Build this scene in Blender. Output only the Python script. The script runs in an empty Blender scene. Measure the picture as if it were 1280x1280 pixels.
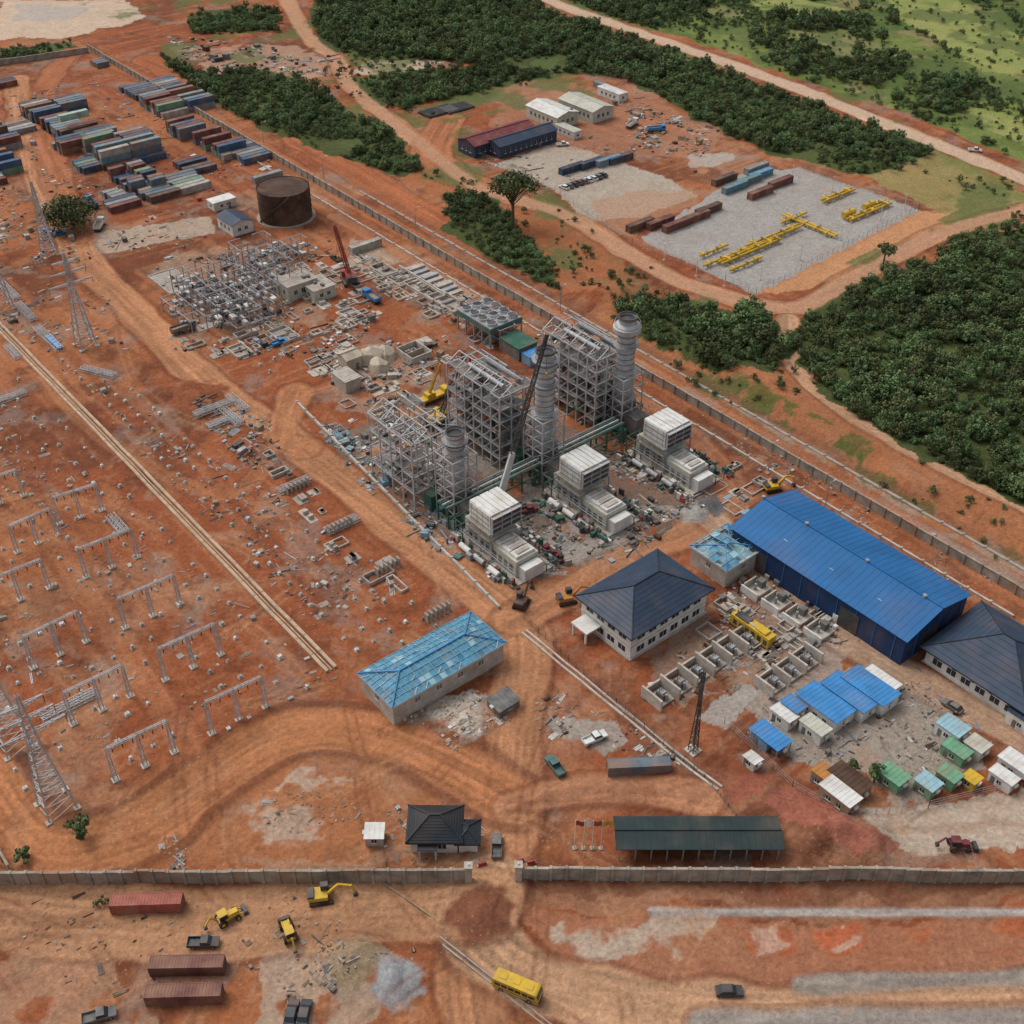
import bpy, math, random
import numpy as np
from mathutils import Vector, Matrix
random.seed(7); rng=np.random.RandomState(11)
sc=bpy.context.scene
# ------------------------------------------------------------------ survey camera (photogrammetric fit of the drone)
H=180.0; F=1480.0; TH=math.radians(38.0); CT,ST=math.cos(TH),math.sin(TH)
def P(u,v,z=0.0):
    dx=(u-640)/F; dy=(640-v)/F
    t=(H-z)/(ST-dy*CT)
    return (dx*t,(CT+dy*ST)*t)
def PP(L,z=0.0): return [P(a,b,z) for a,b in L]
UA=math.radians(129.4); VA=math.radians(39.4)
U=np.array([math.cos(UA),math.sin(UA)]); V=np.array([math.cos(VA),math.sin(VA)])
# ------------------------------------------------------------------ noise
LAT=rng.rand(256,256)
def vn(x,y,s,seed=0):
    x=np.asarray(x)/s+seed*17.31; y=np.asarray(y)/s+seed*9.77
    xi=np.floor(x).astype(int); yi=np.floor(y).astype(int); fx=x-xi; fy=y-yi
    fx=fx*fx*(3-2*fx); fy=fy*fy*(3-2*fy)
    a=LAT[xi&255,yi&255]; b=LAT[(xi+1)&255,yi&255]; c=LAT[xi&255,(yi+1)&255]; d=LAT[(xi+1)&255,(yi+1)&255]
    return (a*(1-fx)+b*fx)*(1-fy)+(c*(1-fx)+d*fx)*fy
def fbm(x,y,s,seed=0,o=4):
    r=0;a=1;t=0
    for i in range(o):
        r=r+a*vn(x,y,s,seed+i*3.1); t+=a; a*=.55; s*=.48
    return r/t
def sstep(a,b,x):
    t=np.clip((x-a)/(b-a),0,1); return t*t*(3-2*t)
def inpoly(x,y,poly):
    ins=np.zeros(np.shape(x),bool); n=len(poly); j=n-1
    for i in range(n):
        xi,yi=poly[i]; xj,yj=poly[j]
        c=((yi>y)!=(yj>y))&(x<(xj-xi)*(y-yi)/((yj-yi) or 1e-9)+xi)
        ins^=c; j=i
    return ins
def lined(x,y,pts):
    bd=np.full(np.shape(x),1e9); bs=np.zeros(np.shape(x)); bl=np.zeros(np.shape(x)); acc=0
    for (x0,y0),(x1,y1) in zip(pts[:-1],pts[1:]):
        L=math.hypot(x1-x0,y1-y0) or 1e-6; tx,ty=(x1-x0)/L,(y1-y0)/L
        s=np.clip((x-x0)*tx+(y-y0)*ty,0,L)
        px=x-x0-s*tx; py=y-y0-s*ty; d=np.hypot(px,py)
        sd=np.where(tx*py-ty*px>0,d,-d)
        m=d<bd; bd=np.where(m,d,bd); bs=np.where(m,sd,bs); bl=np.where(m,acc+s,bl); acc+=L
    return bd,bs,bl
def smooth(pts,n=5):
    out=[]
    for i in range(len(pts)-1):
        p0=np.array(pts[max(i-1,0)]);p1=np.array(pts[i]);p2=np.array(pts[i+1]);p3=np.array(pts[min(i+2,len(pts)-1)])
        for k in range(n):
            t=k/n
            out.append(tuple(.5*((2*p1)+(-p0+p2)*t+(2*p0-5*p1+4*p2-p3)*t*t+(-p0+3*p1-3*p2+p3)*t**3)))
    out.append(tuple(pts[-1])); return out
# ------------------------------------------------------------------ layout data
FOREST={
 'A':[(395,-10),(650,-10),(700,22),(830,62),(960,112),(1060,150),(1170,182),(1140,203),(1070,218),(970,193),(900,165),(850,132),(770,96),(700,90),(640,92),(560,75),(470,75),(400,60)],
 'A2':[(430,98),(520,90),(600,85),(700,92),(640,108),(560,122),(500,138),(450,122)],
 'B':[(195,66),(240,92),(330,90),(400,108),(450,150),(490,165),(528,212),(500,220),(430,197),(380,180),(300,147),(250,120)],
 'C':[(555,248),(610,246),(645,286),(702,348),(690,364),(640,337),(562,292)],
 'D':[(760,398),(830,376),(940,393),(988,430),(980,470),(900,472),(830,440)],
 'E':[(985,420),(1050,350),(1170,330),(1190,300),(1320,270),(1500,300),(1600,720),(1320,655),(1180,590),(1080,530),(1010,470)],
 'G':[(235,20),(300,10),(350,15),(350,40),(300,40),(240,42)],
 'T':[(0,78),(0,62),(90,52),(95,60)]}
FAR=[(700,-10),(720,8),(900,62),(1010,102),(1165,155),(1300,215),(1700,330),(1900,-150),(700,-150),(380,-150),(330,-40)]
FIELD_L=[[(1110,-5),(1180,-10),(1300,60),(1300,95),(1230,90),(1170,50),(1120,22)],[(1200,130),(1290,150),(1290,185),(1230,160)],[(930,-5),(985,-5),(1060,12),(1010,20),(950,12)]]
FIELD_B=[[(985,38),(1050,40),(1112,62),(1105,72),(1050,70)],[(870,10),(910,8),(930,20),(890,22)]]
MOUNDS=[((445,1205),6,2.8),((497,1228),4.5,1.6),((1055,1050),9,2.4),((1085,1058),6,1.8),((1010,1040),7,2.0),((935,998),7,1.9),((960,1008),5,1.5),
 ((250,500),9,2.0),((230,490),6,1.6),((600,1130),6,1.0),((600,1160),5,1.2),((885,633),3.5,1.6),((870,645),3.5,1.3),((440,1125),5,.6),((860,990),5,1.2),
 ((130,1060),5,.9),((720,560),4,.8),((300,560),6,1.3),((180,460),5,1.2),((770,370),9,2.5),((740,375),8,2.),((560,900),7,.9),((590,915),4,.8),((360,1010),6,.9),
 ((180,1110),3,.5),((700,1110),4,.5),((255,465),5,1.2),((210,520),5,1.),((1030,1060),5,1.2)]
MCOL=[((445,1205),5,(.3,.23,.15)),((498,1228),4.4,(.3,.32,.34)),((885,633),4.2,(.13,.13,.135)),((868,645),3.4,(.3,.3,.29)),((600,1145),6,(.2,.085,.05)),((250,498),8,(.24,.085,.042))]
ROADS=[ # survey polyline, width m, colour, strength
 ([(600,1300),(590,1200),(612,1095),(640,1010),(645,900),(655,820),(640,775),(560,710),(430,605),(350,540),(270,488),(190,410),(110,330),(60,240),(30,170),(20,100)],12,(.43,.215,.115),1.),
 ([(640,1000),(560,955),(480,920),(400,908),(320,935),(240,995),(160,1045),(70,1062),(20,1035),(-20,970)],13,(.43,.19,.09),1.),
 ([(612,1095),(590,1150),(625,1200),(700,1240),(830,1268),(1000,1272),(1320,1256)],13,(.46,.285,.175),1.),
 ([(-40,1135),(200,1155),(400,1145),(600,1125)],15,(.43,.245,.14),.9),
 ([(640,775),(700,745),(800,690),(860,665),(930,620)],10,(.40,.195,.105),.9),
 ([(880,640),(960,720),(1040,790),(1110,830),(1200,880),(1320,950)],9,(.42,.29,.2),.85),
 ([(90,55),(200,110),(405,232),(700,402),(960,556),(1320,766)],9,(.37,.145,.07),.7),
 ([(350,-20),(380,40),(420,75),(440,110),(520,175),(600,235),(690,262),(760,300),(850,352),(985,385),(1060,352),(1180,290),(1300,258)],10,(.46,.24,.135),1.),
 ([(985,400),(990,450),(1035,505),(1110,560),(1200,605),(1320,665)],7,(.47,.29,.18),1.),
 ([(640,-20),(700,6),(800,42),(900,76),(1000,112),(1100,152),(1200,192),(1320,240)],11,(.56,.38,.26),1.),
 ([(560,150),(540,200),(620,240)],16,(.38,.16,.08),.9),
 ([(100,60),(60,100),(55,160),(70,220),(100,300)],12,(.38,.15,.075),.8),
 ([(370,490),(350,545),(380,560)],10,(.41,.19,.095),.8),
 ([(930,620),(860,540),(760,470),(640,400),(520,330),(420,270)],7,(.38,.18,.1),.6),
 ([(185,75),(300,130),(420,200),(500,250),(600,310)],16,(.36,.13,.06),.9),
 ([(640,1010),(720,985),(800,985),(880,1000)],8,(.40,.2,.115),.9),
 ([(-20,560),(80,700),(200,880),(260,980)],7,(.38,.17,.085),.45),
 ([(350,545),(280,620),(120,540),(60,470)],6,(.40,.19,.095),.45),
 ([(815,1140),(1000,1141),(1320,1141)],2.2,(.38,.36,.34),1.),
 ([(1000,1232),(1140,1226),(1320,1222)],4.5,(.28,.265,.24),.9),
 ([(880,1283),(1100,1278),(1320,1274)],6,(.27,.26,.245),.9),
]
ROADS_W=[(smooth(PP(a)),w,c,s) for a,w,c,s in ROADS]
MW=[(P(*a),r,h) for a,r,h in MOUNDS]
WALL0=np.array(P(110,62)); WALL1=np.array(P(1290,755))
WD=(WALL1-WALL0)/np.linalg.norm(WALL1-WALL0)
def hfun(x,y):
    x=np.asarray(x,float); y=np.asarray(y,float)
    core=sstep(900,500,y)*sstep(600,300,np.abs(x))
    h=.5*(fbm(x,y,9,3,3)-.5)*core
    h=h+.22*(vn(x,y,2.1,5)-.5)*sstep(.45,.65,fbm(x,y,30,8,2))*core
    for (mx,my),r,a in MW:
        d=np.hypot((x-mx),(y-my)*1.0)/r
        m=d<2.2
        h=h+np.where(m,a*np.exp(-d*d*1.6)*(.75+.5*vn(x,y,2.5,6)),0)
    n=(x-WALL0[0])*(-WD[1])+(y-WALL0[1])*WD[0]   # +ve = outside the wall
    s=(x-WALL0[0])*WD[0]+(y-WALL0[1])*WD[1]
    n=np.where(n>0,n,0)
    k=sstep(330,420,s)*sstep(760,600,s)
    h=h+k*(2.8*sstep(13,19,n+3*vn(x,y,12,9))*sstep(36,22,n)+.5*(vn(s,n*0,3,11)-.5)*sstep(11,15,n)*sstep(36,26,n))
    far=sstep(1100,4500,np.hypot(x,y)); h=h+far*60*(fbm(x,y,900,12,3)-.35)
    return h
def gz(x,y): return float(hfun(np.array([x]),np.array([y]))[0])
# ------------------------------------------------------------------ ground
def ground():
    NC=900
    ys=[-3000,-1500,-700,-300,-120,-20,20,45,60]; y=60
    while y<800: y+=.38+.0015*(y-60); ys.append(y)
    for k in (820,850,900,980,1100,1300,1600,2100,3000,4500,7000,11000): ys.append(k)
    ys=np.array(ys,float)
    t=np.linspace(-1,1,NC)
    ext=np.array([1.04,1.12,1.3,1.7,2.6,5,12,30])
    t=np.concatenate([-ext[::-1],t,ext])
    w=95+.46*np.clip(ys,0,900)
    X=w[:,None]*t[None,:]; Y=np.repeat(ys[:,None],len(t),1)
    x=X.ravel(); y=Y.ravel()
    z=hfun(x,y)
    red=np.array([.275,.09,.04]); org=np.array([.355,.145,.066]); pal=np.array([.42,.26,.165]); drk=np.array([.135,.05,.028]); gry=np.array([.25,.225,.2])
    col=np.zeros((len(x),3)); col[:]=red
    def mixc(m,c):
        m=np.clip(m,0,1)[:,None]; col[:]=col*(1-m)+np.array(c)*m
    n1=fbm(x,y,60,1,5); n2=fbm(x,y,24,2,5); n3=fbm(x,y,45,4,4); n4=fbm(x,y,5,7,3); n5=fbm(x,y,2.2,14,2)
    au=x*U[0]+y*U[1]; av=x*V[0]+y*V[1]
    st1=.6*vn(av+2*vn(au,av,30,3),au/14,1.3,41)+.4*vn(av,au/9,3.1,43); st2=.6*vn(au+2*vn(au,av,30,5),av/12,1.4,45)+.4*vn(au,av/9,3.3,46)
    which=sstep(.47,.53,fbm(x,y,50,47,2)); stk=st1*which+st2*(1-which)
    mixc(sstep(.42,.6,n1)*.85,org); mixc(sstep(.57,.72,n2)*.5,pal); mixc(sstep(.52,.66,n3*.7+n4*.3)*.75,drk)
    mixc(sstep(.56,.75,stk)*.4,drk); mixc(sstep(.42,.25,stk)*.35,(.43,.21,.115))
    mixc(sstep(.62,.7,fbm(x,y,11,21,4))*.4,gry)
    mixc(sstep(.64,.7,fbm(x,y,8,23,4))*.5,drk)
    mixc(sstep(.66,.75,n5)*.2,pal)
    wx=x+7*(fbm(x,y,14,31,4)-.5)*2; wy=y+7*(fbm(x,y,14,37,4)-.5)*2
    sx=x+1.6*(fbm(x,y,4,31,3)-.5)*2; sy=y+1.6*(fbm(x,y,4,37,3)-.5)*2
    nb=fbm(x,y,6,51,4)
    def patch(px,c,s=1,hard=False,br=None):
        p=PP(px); a,b=(sx,sy) if hard else (wx,wy)
        m=inpoly(a,b,p)*s
        if br is not None: m=m*sstep(br,br+.12,nb)
        mixc(m*(.8+.3*n4),c)
    patch([(150,990),(320,950),(470,930),(600,970),(600,1080),(100,1080)],(.34,.15,.072),.6)
    patch([(-20,840),(60,900),(140,980),(300,930),(430,880),(300,760),(100,600),(-20,520)],(.3,.105,.048),.4,br=.4)
    patch([(260,900),(420,850),(520,890),(420,900),(300,930)],(.24,.085,.042),.6)
    patch([(760,380),(1010,440),(1320,640),(1320,770),(960,556),(700,402)],(.37,.165,.08),.7)
    patch([(800,460),(900,470),(1010,540),(1320,720),(1320,740),(1000,570)],(.25,.185,.13),.5,br=.45)
    patch([(900,500),(1100,600),(1320,715),(1320,745),(1100,640)],(.36,.29,.23),.5,br=.44)
    patch([(990,520),(1100,590),(1300,690),(1280,700),(1080,600)],(.09,.115,.035),.85,br=.46)
    patch([(780,440),(960,490),(1080,560),(1060,570),(900,500)],(.08,.11,.03),.85,br=.45)
    patch([(1060,210),(1170,190),(1260,235),(1290,250),(1200,280),(1140,250)],(.27,.25,.1),.8)
    patch([(1160,190),(1320,240),(1320,262),(1230,240)],(.17,.19,.06),.8,br=.4)
    patch([(430,190),(560,245),(600,300),(700,370),(800,380),(760,300),(700,262),(600,235),(520,180)],(.34,.135,.06),.8)
    patch([(700,262),(760,300),(850,352),(780,390),(690,330)],(.22,.13,.06),.7,br=.42)
    patch([(560,75),(540,62),(470,72),(420,90),(500,95)],(.5,.42,.33),.85)
    patch([(560,120),(650,100),(700,95),(640,112),(580,140),(520,150)],(.12,.14,.045),.8)
    patch([(430,150),(500,140),(540,160),(480,165)],(.1,.13,.04),.8)
    patch([(0,0),(150,0),(190,20),(100,45),(0,50)],(.56,.47,.37),.85); patch([(20,5),(120,8),(90,25),(20,28)],(.35,.36,.36),.6)
    patch([(210,60),(380,55),(430,85),(380,100),(260,90)],(.42,.29,.21),.7,br=.35)
    patch([(800,300),(930,215),(1000,210),(1150,262),(945,368)],(.33,.33,.32),1,True)
    patch([(945,368),(1150,262),(1195,268),(1190,285),(1010,362)],(.5,.27,.14),.9,True)
    patch([(580,190),(620,205),(695,178),(740,190),(840,225),(870,245),(800,272),(735,278),(690,235),(640,215)],(.39,.355,.3),.95,True)
    patch([(740,250),(870,235),(880,255),(790,290),(750,290)],(.4,.23,.14),.6)
    patch([(640,100),(800,110),(890,165),(880,200),(760,190),(600,170)],(.36,.19,.12),.6)
    patch([(860,190),(910,190),(920,205),(870,212)],(.4,.38,.34),.8)
    patch([(400,440),(520,420),(560,470),(500,530),(420,520)],(.36,.28,.22),.5,br=.35)
    patch([(410,545),(560,500),(700,520),(800,580),(880,590),(900,640),(790,690),(640,725),(560,690)],(.18,.145,.12),.85,br=.25)
    patch([(560,560),(700,560),(760,600),(700,660),(640,640)],(.25,.24,.22),.7,br=.3)
    patch([(690,660),(800,640),(812,690),(720,710),(660,700)],(.33,.31,.29),.85,br=.25)
    patch([(810,630),(850,625),(860,645),(815,645)],(.33,.31,.28),.8,br=.3)
    patch([(440,300),(520,330),(640,380),(620,420),(500,360),(430,330)],(.4,.35,.28),.75,br=.3)
    patch([(190,330),(300,300),(440,350),(380,430),(230,420)],(.34,.24,.17),.55,br=.4)
    patch([(100,295),(260,270),(270,290),(120,320)],(.42,.36,.29),.8,True)
    patch([(495,905),(560,870),(640,890),(620,930),(560,940)],(.5,.46,.4),.95,br=.25)
    patch([(310,1010),(360,970),(440,985),(450,1040),(360,1070)],(.44,.35,.28),.85,br=.36)
    patch([(680,890),(740,880),(780,915),(740,940),(690,925)],(.32,.3,.27),.95,br=.15)
    patch([(905,870),(950,850),(1100,820),(1180,900),(1240,950),(1150,1000),(1080,980),(960,960)],(.31,.285,.25),.92,br=.08)
    patch([(870,900),(930,850),(955,862),(905,912)],(.34,.33,.31),.95,True)
    patch([(940,845),(1000,790),(1060,800),(1020,850)],(.33,.3,.27),.8,br=.2)
    patch([(900,740),(1000,780),(960,830),(820,890),(800,860)],(.28,.23,.18),.65,br=.3)
    patch([(1070,1015),(1300,985),(1300,1060),(1110,1068)],(.46,.4,.33),.9,True)
    patch([(1080,1035),(1300,1020),(1300,1030),(1090,1045)],(.34,.24,.17),.6,True)
    patch([(760,870),(900,960),(1000,1000),(900,1000),(800,960)],(.22,.09,.055),.75,br=.25)
    patch([(985,1008),(1060,1018),(1114,1045),(1105,1066),(1000,1068),(960,1030)],(.31,.115,.08),.95)
    patch([(905,985),(950,978),(972,1005),(950,1018),(915,1012)],(.28,.1,.065),.95)
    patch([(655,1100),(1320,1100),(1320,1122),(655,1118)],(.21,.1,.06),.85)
    patch([(655,1118),(1320,1120),(1320,1137),(655,1134)],(.31,.165,.1),.8)
    patch([(655,1135),(830,1145),(1320,1142),(1320,1240),(1000,1250),(830,1250),(700,1225),(650,1170)],(.34,.155,.09),.9)
    patch([(670,1150),(900,1150),(960,1195),(760,1215),(680,1190)],(.43,.37,.3),.85,br=.4)
    patch([(900,1160),(1320,1150),(1320,1200),(1000,1200)],(.38,.12,.055),.9,br=.36)
    patch([(900,1150),(1180,1148),(1160,1190),(940,1190)],(.46,.32,.25),.85,br=.47)
    patch([(1000,1148),(1090,1150),(1080,1178),(1020,1178)],(.42,.12,.055),.95,br=.3)
    patch([(330,1180),(450,1175),(520,1230),(420,1300),(300,1300)],(.4,.34,.27),.75,br=.35)
    patch([(-40,1180),(150,1170),(190,1300),(-40,1300)],(.42,.28,.19),.6,br=.3)
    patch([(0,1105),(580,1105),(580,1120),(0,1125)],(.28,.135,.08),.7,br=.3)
    patch([(640,960),(700,950),(705,1000),(650,1002)],(.21,.085,.048),.75)
    patch([(300,1080),(580,1072),(580,1086),(300,1090)],(.34,.23,.155),.6)
    for ri,(pts,wd,c,s) in enumerate(ROADS_W):
        xs_=[p[0] for p in pts]; ys_=[p[1] for p in pts]
        m=np.where((x>min(xs_)-15)&(x<max(xs_)+15)&(y>min(ys_)-15)&(y<max(ys_)+15))[0]
        d,sd,l=lined(x[m],y[m],pts)
        ww=wd*.5*(.8+.4*vn(x[m],y[m],9,33))
        k=sstep(ww,ww-min(1.4,wd*.3),d)
        st=vn(sd+3*vn(l,l*0,25,3),l/26,.8,61)*.6+vn(sd,l/16,1.9,63)*.4
        st=.75*st+.25*fbm(x[m],y[m],6,67,3)
        edge=sstep(1.1,.3,np.abs(d-ww))*.45*s
        if ri==1: edge=np.maximum(edge,sstep(1.7,.5,np.abs(d-ww-.5))*.6)
        if wd<5: edge=edge*.3
        col[m]=col[m]*(1-edge[:,None])+drk*edge[:,None]
        kk=k*s
        cc=np.array(c)[None,:]*(.5+1.0*st)[:,None]
        col[m]=col[m]*(1-kk[:,None])+cc*kk[:,None]
        if wd>11:
            for o in (-4.6,-3.1,-1.2,.5,2.6,4.3):
                rt=sstep(.5,.15,np.abs(sd-o-1.6*(vn(l,l*0+o,30,8)-.5)))*sstep(.42,.6,vn(l,l*0+o,14,9))*kk*.38
                col[m]=col[m]*(1-rt[:,None])+np.array(c)*.42*rt[:,None]
        z[m]+=k*(st-.5)*.3+edge*.5
    for (u_,v_),r_,c_ in MCOL:
        mx_,my_=P(u_,v_); d=np.hypot(x-mx_,y-my_)/r_; m=d<2
        mixc(np.where(m,sstep(1.15,.8,d+.5*(vn(x,y,1.6,77)-.5)),0),c_)
    rr=random.Random(5)
    for i in range(120):
        if i<70: u0,v0=rr.uniform(0,700),rr.uniform(440,1280)
        elif i<98: u0,v0=rr.uniform(0,1280),rr.uniform(1090,1280)
        else: u0,v0=rr.uniform(400,1280),rr.uniform(200,1000)
        x0,y0=P(u0,v0); a=rr.uniform(0,6.28) if rr.random()<.3 else UA+rr.uniform(-.25,.25)+(0 if rr.random()<.6 else 1.57); k=rr.uniform(-.02,.02); L=rr.randint(5,14); pts=[(x0,y0)]
        for j in range(L):
            a+=k*4; x0+=4*math.cos(a); y0+=4*math.sin(a); pts.append((x0,y0))
        xs_=[p[0] for p in pts]; ys_=[p[1] for p in pts]
        m=np.where((x>min(xs_)-4)&(x<max(xs_)+4)&(y>min(ys_)-4)&(y<max(ys_)+4))[0]
        if len(m)==0: continue
        d,sd,l=lined(x[m],y[m],pts)
        k2=np.maximum(sstep(.5,.2,np.abs(d-1.0)),sstep(3,1,d)*.3)*sstep(.3,.5,vn(l,l*0+i,6,2))*sstep(0,8,l)
        dark=rr.random()<.5; c=np.array((.16,.06,.033)) if dark else np.array((.45,.26,.15))
        kk=(k2*.4)[:,None]; col[m]=col[m]*(1-kk)+c*kk; z[m]-=k2*.08
    # red-earth sites: slightly richer hue
    col*=np.array([1.05,.98,.92])
    for k,p in FOREST.items():
        m=inpoly(wx,wy,PP(p)).astype(float)
        mixc(m*.96,(.055,.078,.024)); mixc(m*sstep(.55,.65,n2)*.6,(.1,.12,.04))
    m=inpoly(wx,wy,PP(FAR)).astype(float); nn=fbm(x,y,40,71,5); n9=fbm(x,y,9,75,3)
    mixc(m,(.09,.13,.034)); mixc(m*sstep(.44,.6,nn*.7+n9*.3),(.17,.205,.055)); mixc(m*sstep(.6,.68,fbm(x,y,25,73,4))*.6,(.3,.23,.11)); mixc(m*sstep(.55,.65,n9)*.4,(.06,.09,.025))
    for p in FIELD_L: mixc(inpoly(sx,sy,PP(p))*.85,np.array((.25,.28,.08))); mixc(inpoly(sx,sy,PP(p))*sstep(.45,.65,n9)*.5,(.32,.3,.11))
    ridg=.5+.5*np.sin((x*.8+y*.6)*1.5)
    for p in FIELD_B: mixc(inpoly(sx,sy,PP(p))*(.6+.3*ridg),(.22,.2,.09))
    outer=np.maximum(sstep(760,900,y),sstep(0,60,np.abs(x)-(95+.48*np.clip(y,0,900))))
    mixc(outer*.9,(.08,.11,.035))
    g=sstep(.52,.62,fbm(x,y,18,81,4))*((x-WALL0[0])*(-WD[1])+(y-WALL0[1])*WD[0]>26)*sstep(230,260,y)
    yard=inpoly(x,y,PP([(570,150),(900,100),(1200,262),(945,380),(780,310)]))
    mixc(g*.75*(~yard),(.1,.13,.042))
    nw=(x-WALL0[0])*(-WD[1])+(y-WALL0[1])*WD[0]; sw=(x-WALL0[0])*WD[0]+(y-WALL0[1])*WD[1]
    mixc(sstep(2.5,3.5,nw)*sstep(6.5,5,nw+vn(x,y,5,3))*sstep(300,360,sw)*.6*sstep(.3,.55,fbm(x,y,14,88,3)),(.3,.25,.21)); mixc(sstep(2.4,1.2,np.abs(nw-11))*.45*sstep(200,260,sw),(.16,.07,.04))
    d,sd,l=lined(x,y,ROADS_W[9][0]); k=sstep(5.5,4.3,d+vn(x,y,6,3)*1.5); mixc(k,(.52,.36,.25)); d,sd,l=lined(x,y,ROADS_W[7][0]); mixc(sstep(4.4,3,d+vn(x,y,6,3))*.9,(.45,.245,.145))
    col*=(.82+.34*fbm(x,y,1.3,91,3))[:,None]
    nr,nc=len(ys),len(t)
    idx=np.arange(nr*nc).reshape(nr,nc)
    f=np.stack([idx[:-1,:-1],idx[:-1,1:],idx[1:,1:],idx[1:,:-1]],-1).reshape(-1,4)
    me=bpy.data.meshes.new('ground'); me.vertices.add(nr*nc); me.loops.add(f.size); me.polygons.add(len(f))
    me.vertices.foreach_set('co',np.stack([x,y,z],-1).astype(np.float32).ravel())
    me.loops.foreach_set('vertex_index',f.astype(np.int32).ravel())
    me.polygons.foreach_set('loop_start',(np.arange(len(f))*4).astype(np.int32))
    me.polygons.foreach_set('use_smooth',np.ones(len(f),bool))
    me.update(calc_edges=True)
    a=me.attributes.new('soil','FLOAT_COLOR','POINT')
    c4=np.ones((len(x),4),np.float32); c4[:,:3]=np.clip(col,0.005,.8); a.data.foreach_set('color',c4.ravel())
    ob=bpy.data.objects.new('ground',me); sc.collection.objects.link(ob)
    m=bpy.data.materials.new('soil_ground'); m.use_nodes=True; nt=m.node_tree; N=nt.nodes; Lk=nt.links
    b=N['Principled BSDF']; b.inputs['Roughness'].default_value=.95; b.inputs['Specular IOR Level'].default_value=.12
    at=N.new('ShaderNodeAttribute'); at.attribute_name='soil'
    tc=N.new('ShaderNodeTexCoord')
    no=N.new('ShaderNodeTexNoise'); no.inputs['Scale'].default_value=1.1; no.inputs['Detail'].default_value=6; no.inputs['Roughness'].default_value=.7
    Lk.new(tc.outputs['Object'],no.inputs['Vector'])
    mr=N.new('ShaderNodeMapRange'); mr.inputs['From Min'].default_value=.3; mr.inputs['From Max'].default_value=.7; mr.inputs['To Min'].default_value=.7; mr.inputs['To Max'].default_value=1.26
    Lk.new(no.outputs['Fac'],mr.inputs['Value'])
    vm=N.new('ShaderNodeVectorMath'); vm.operation='SCALE'; Lk.new(at.outputs['Color'],vm.inputs[0]); Lk.new(mr.outputs[0],vm.inputs['Scale'])
    vo=N.new('ShaderNodeTexVoronoi'); vo.inputs['Scale'].default_value=.8; Lk.new(tc.outputs['Object'],vo.inputs['Vector'])
    r2=N.new('ShaderNodeMapRange'); r2.inputs['From Min'].default_value=.12; r2.inputs['From Max'].default_value=.2; r2.inputs['To Min'].default_value=.45; r2.inputs['To Max'].default_value=0
    Lk.new(vo.outputs['Distance'],r2.inputs['Value'])
    n3_=N.new('ShaderNodeTexNoise'); n3_.inputs['Scale'].default_value=.06; n3_.inputs['Detail'].default_value=4; Lk.new(tc.outputs['Object'],n3_.inputs['Vector'])
    r3=N.new('ShaderNodeMapRange'); r3.inputs['From Min'].default_value=.52; r3.inputs['From Max'].default_value=.62; Lk.new(n3_.outputs['Fac'],r3.inputs['Value'])
    mm=N.new('ShaderNodeMath'); mm.operation='MULTIPLY'; Lk.new(r2.outputs[0],mm.inputs[0]); Lk.new(r3.outputs[0],mm.inputs[1])
    mx=N.new('ShaderNodeMix'); mx.data_type='RGBA'; Lk.new(mm.outputs[0],mx.inputs['Factor']); Lk.new(vm.outputs[0],mx.inputs['A'])
    mx.blend_type='SCREEN'; mx.inputs['B'].default_value=(.3,.22,.16,1)
    Lk.new(mx.outputs['Result'],b.inputs['Base Color'])
    bp=N.new('ShaderNodeBump'); bp.inputs['Strength'].default_value=.9; bp.inputs['Distance'].default_value=.5
    Lk.new(no.outputs['Fac'],bp.inputs['Height']); Lk.new(bp.outputs[0],b.inputs['Normal'])
    me.materials.append(m)
ground()
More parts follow.
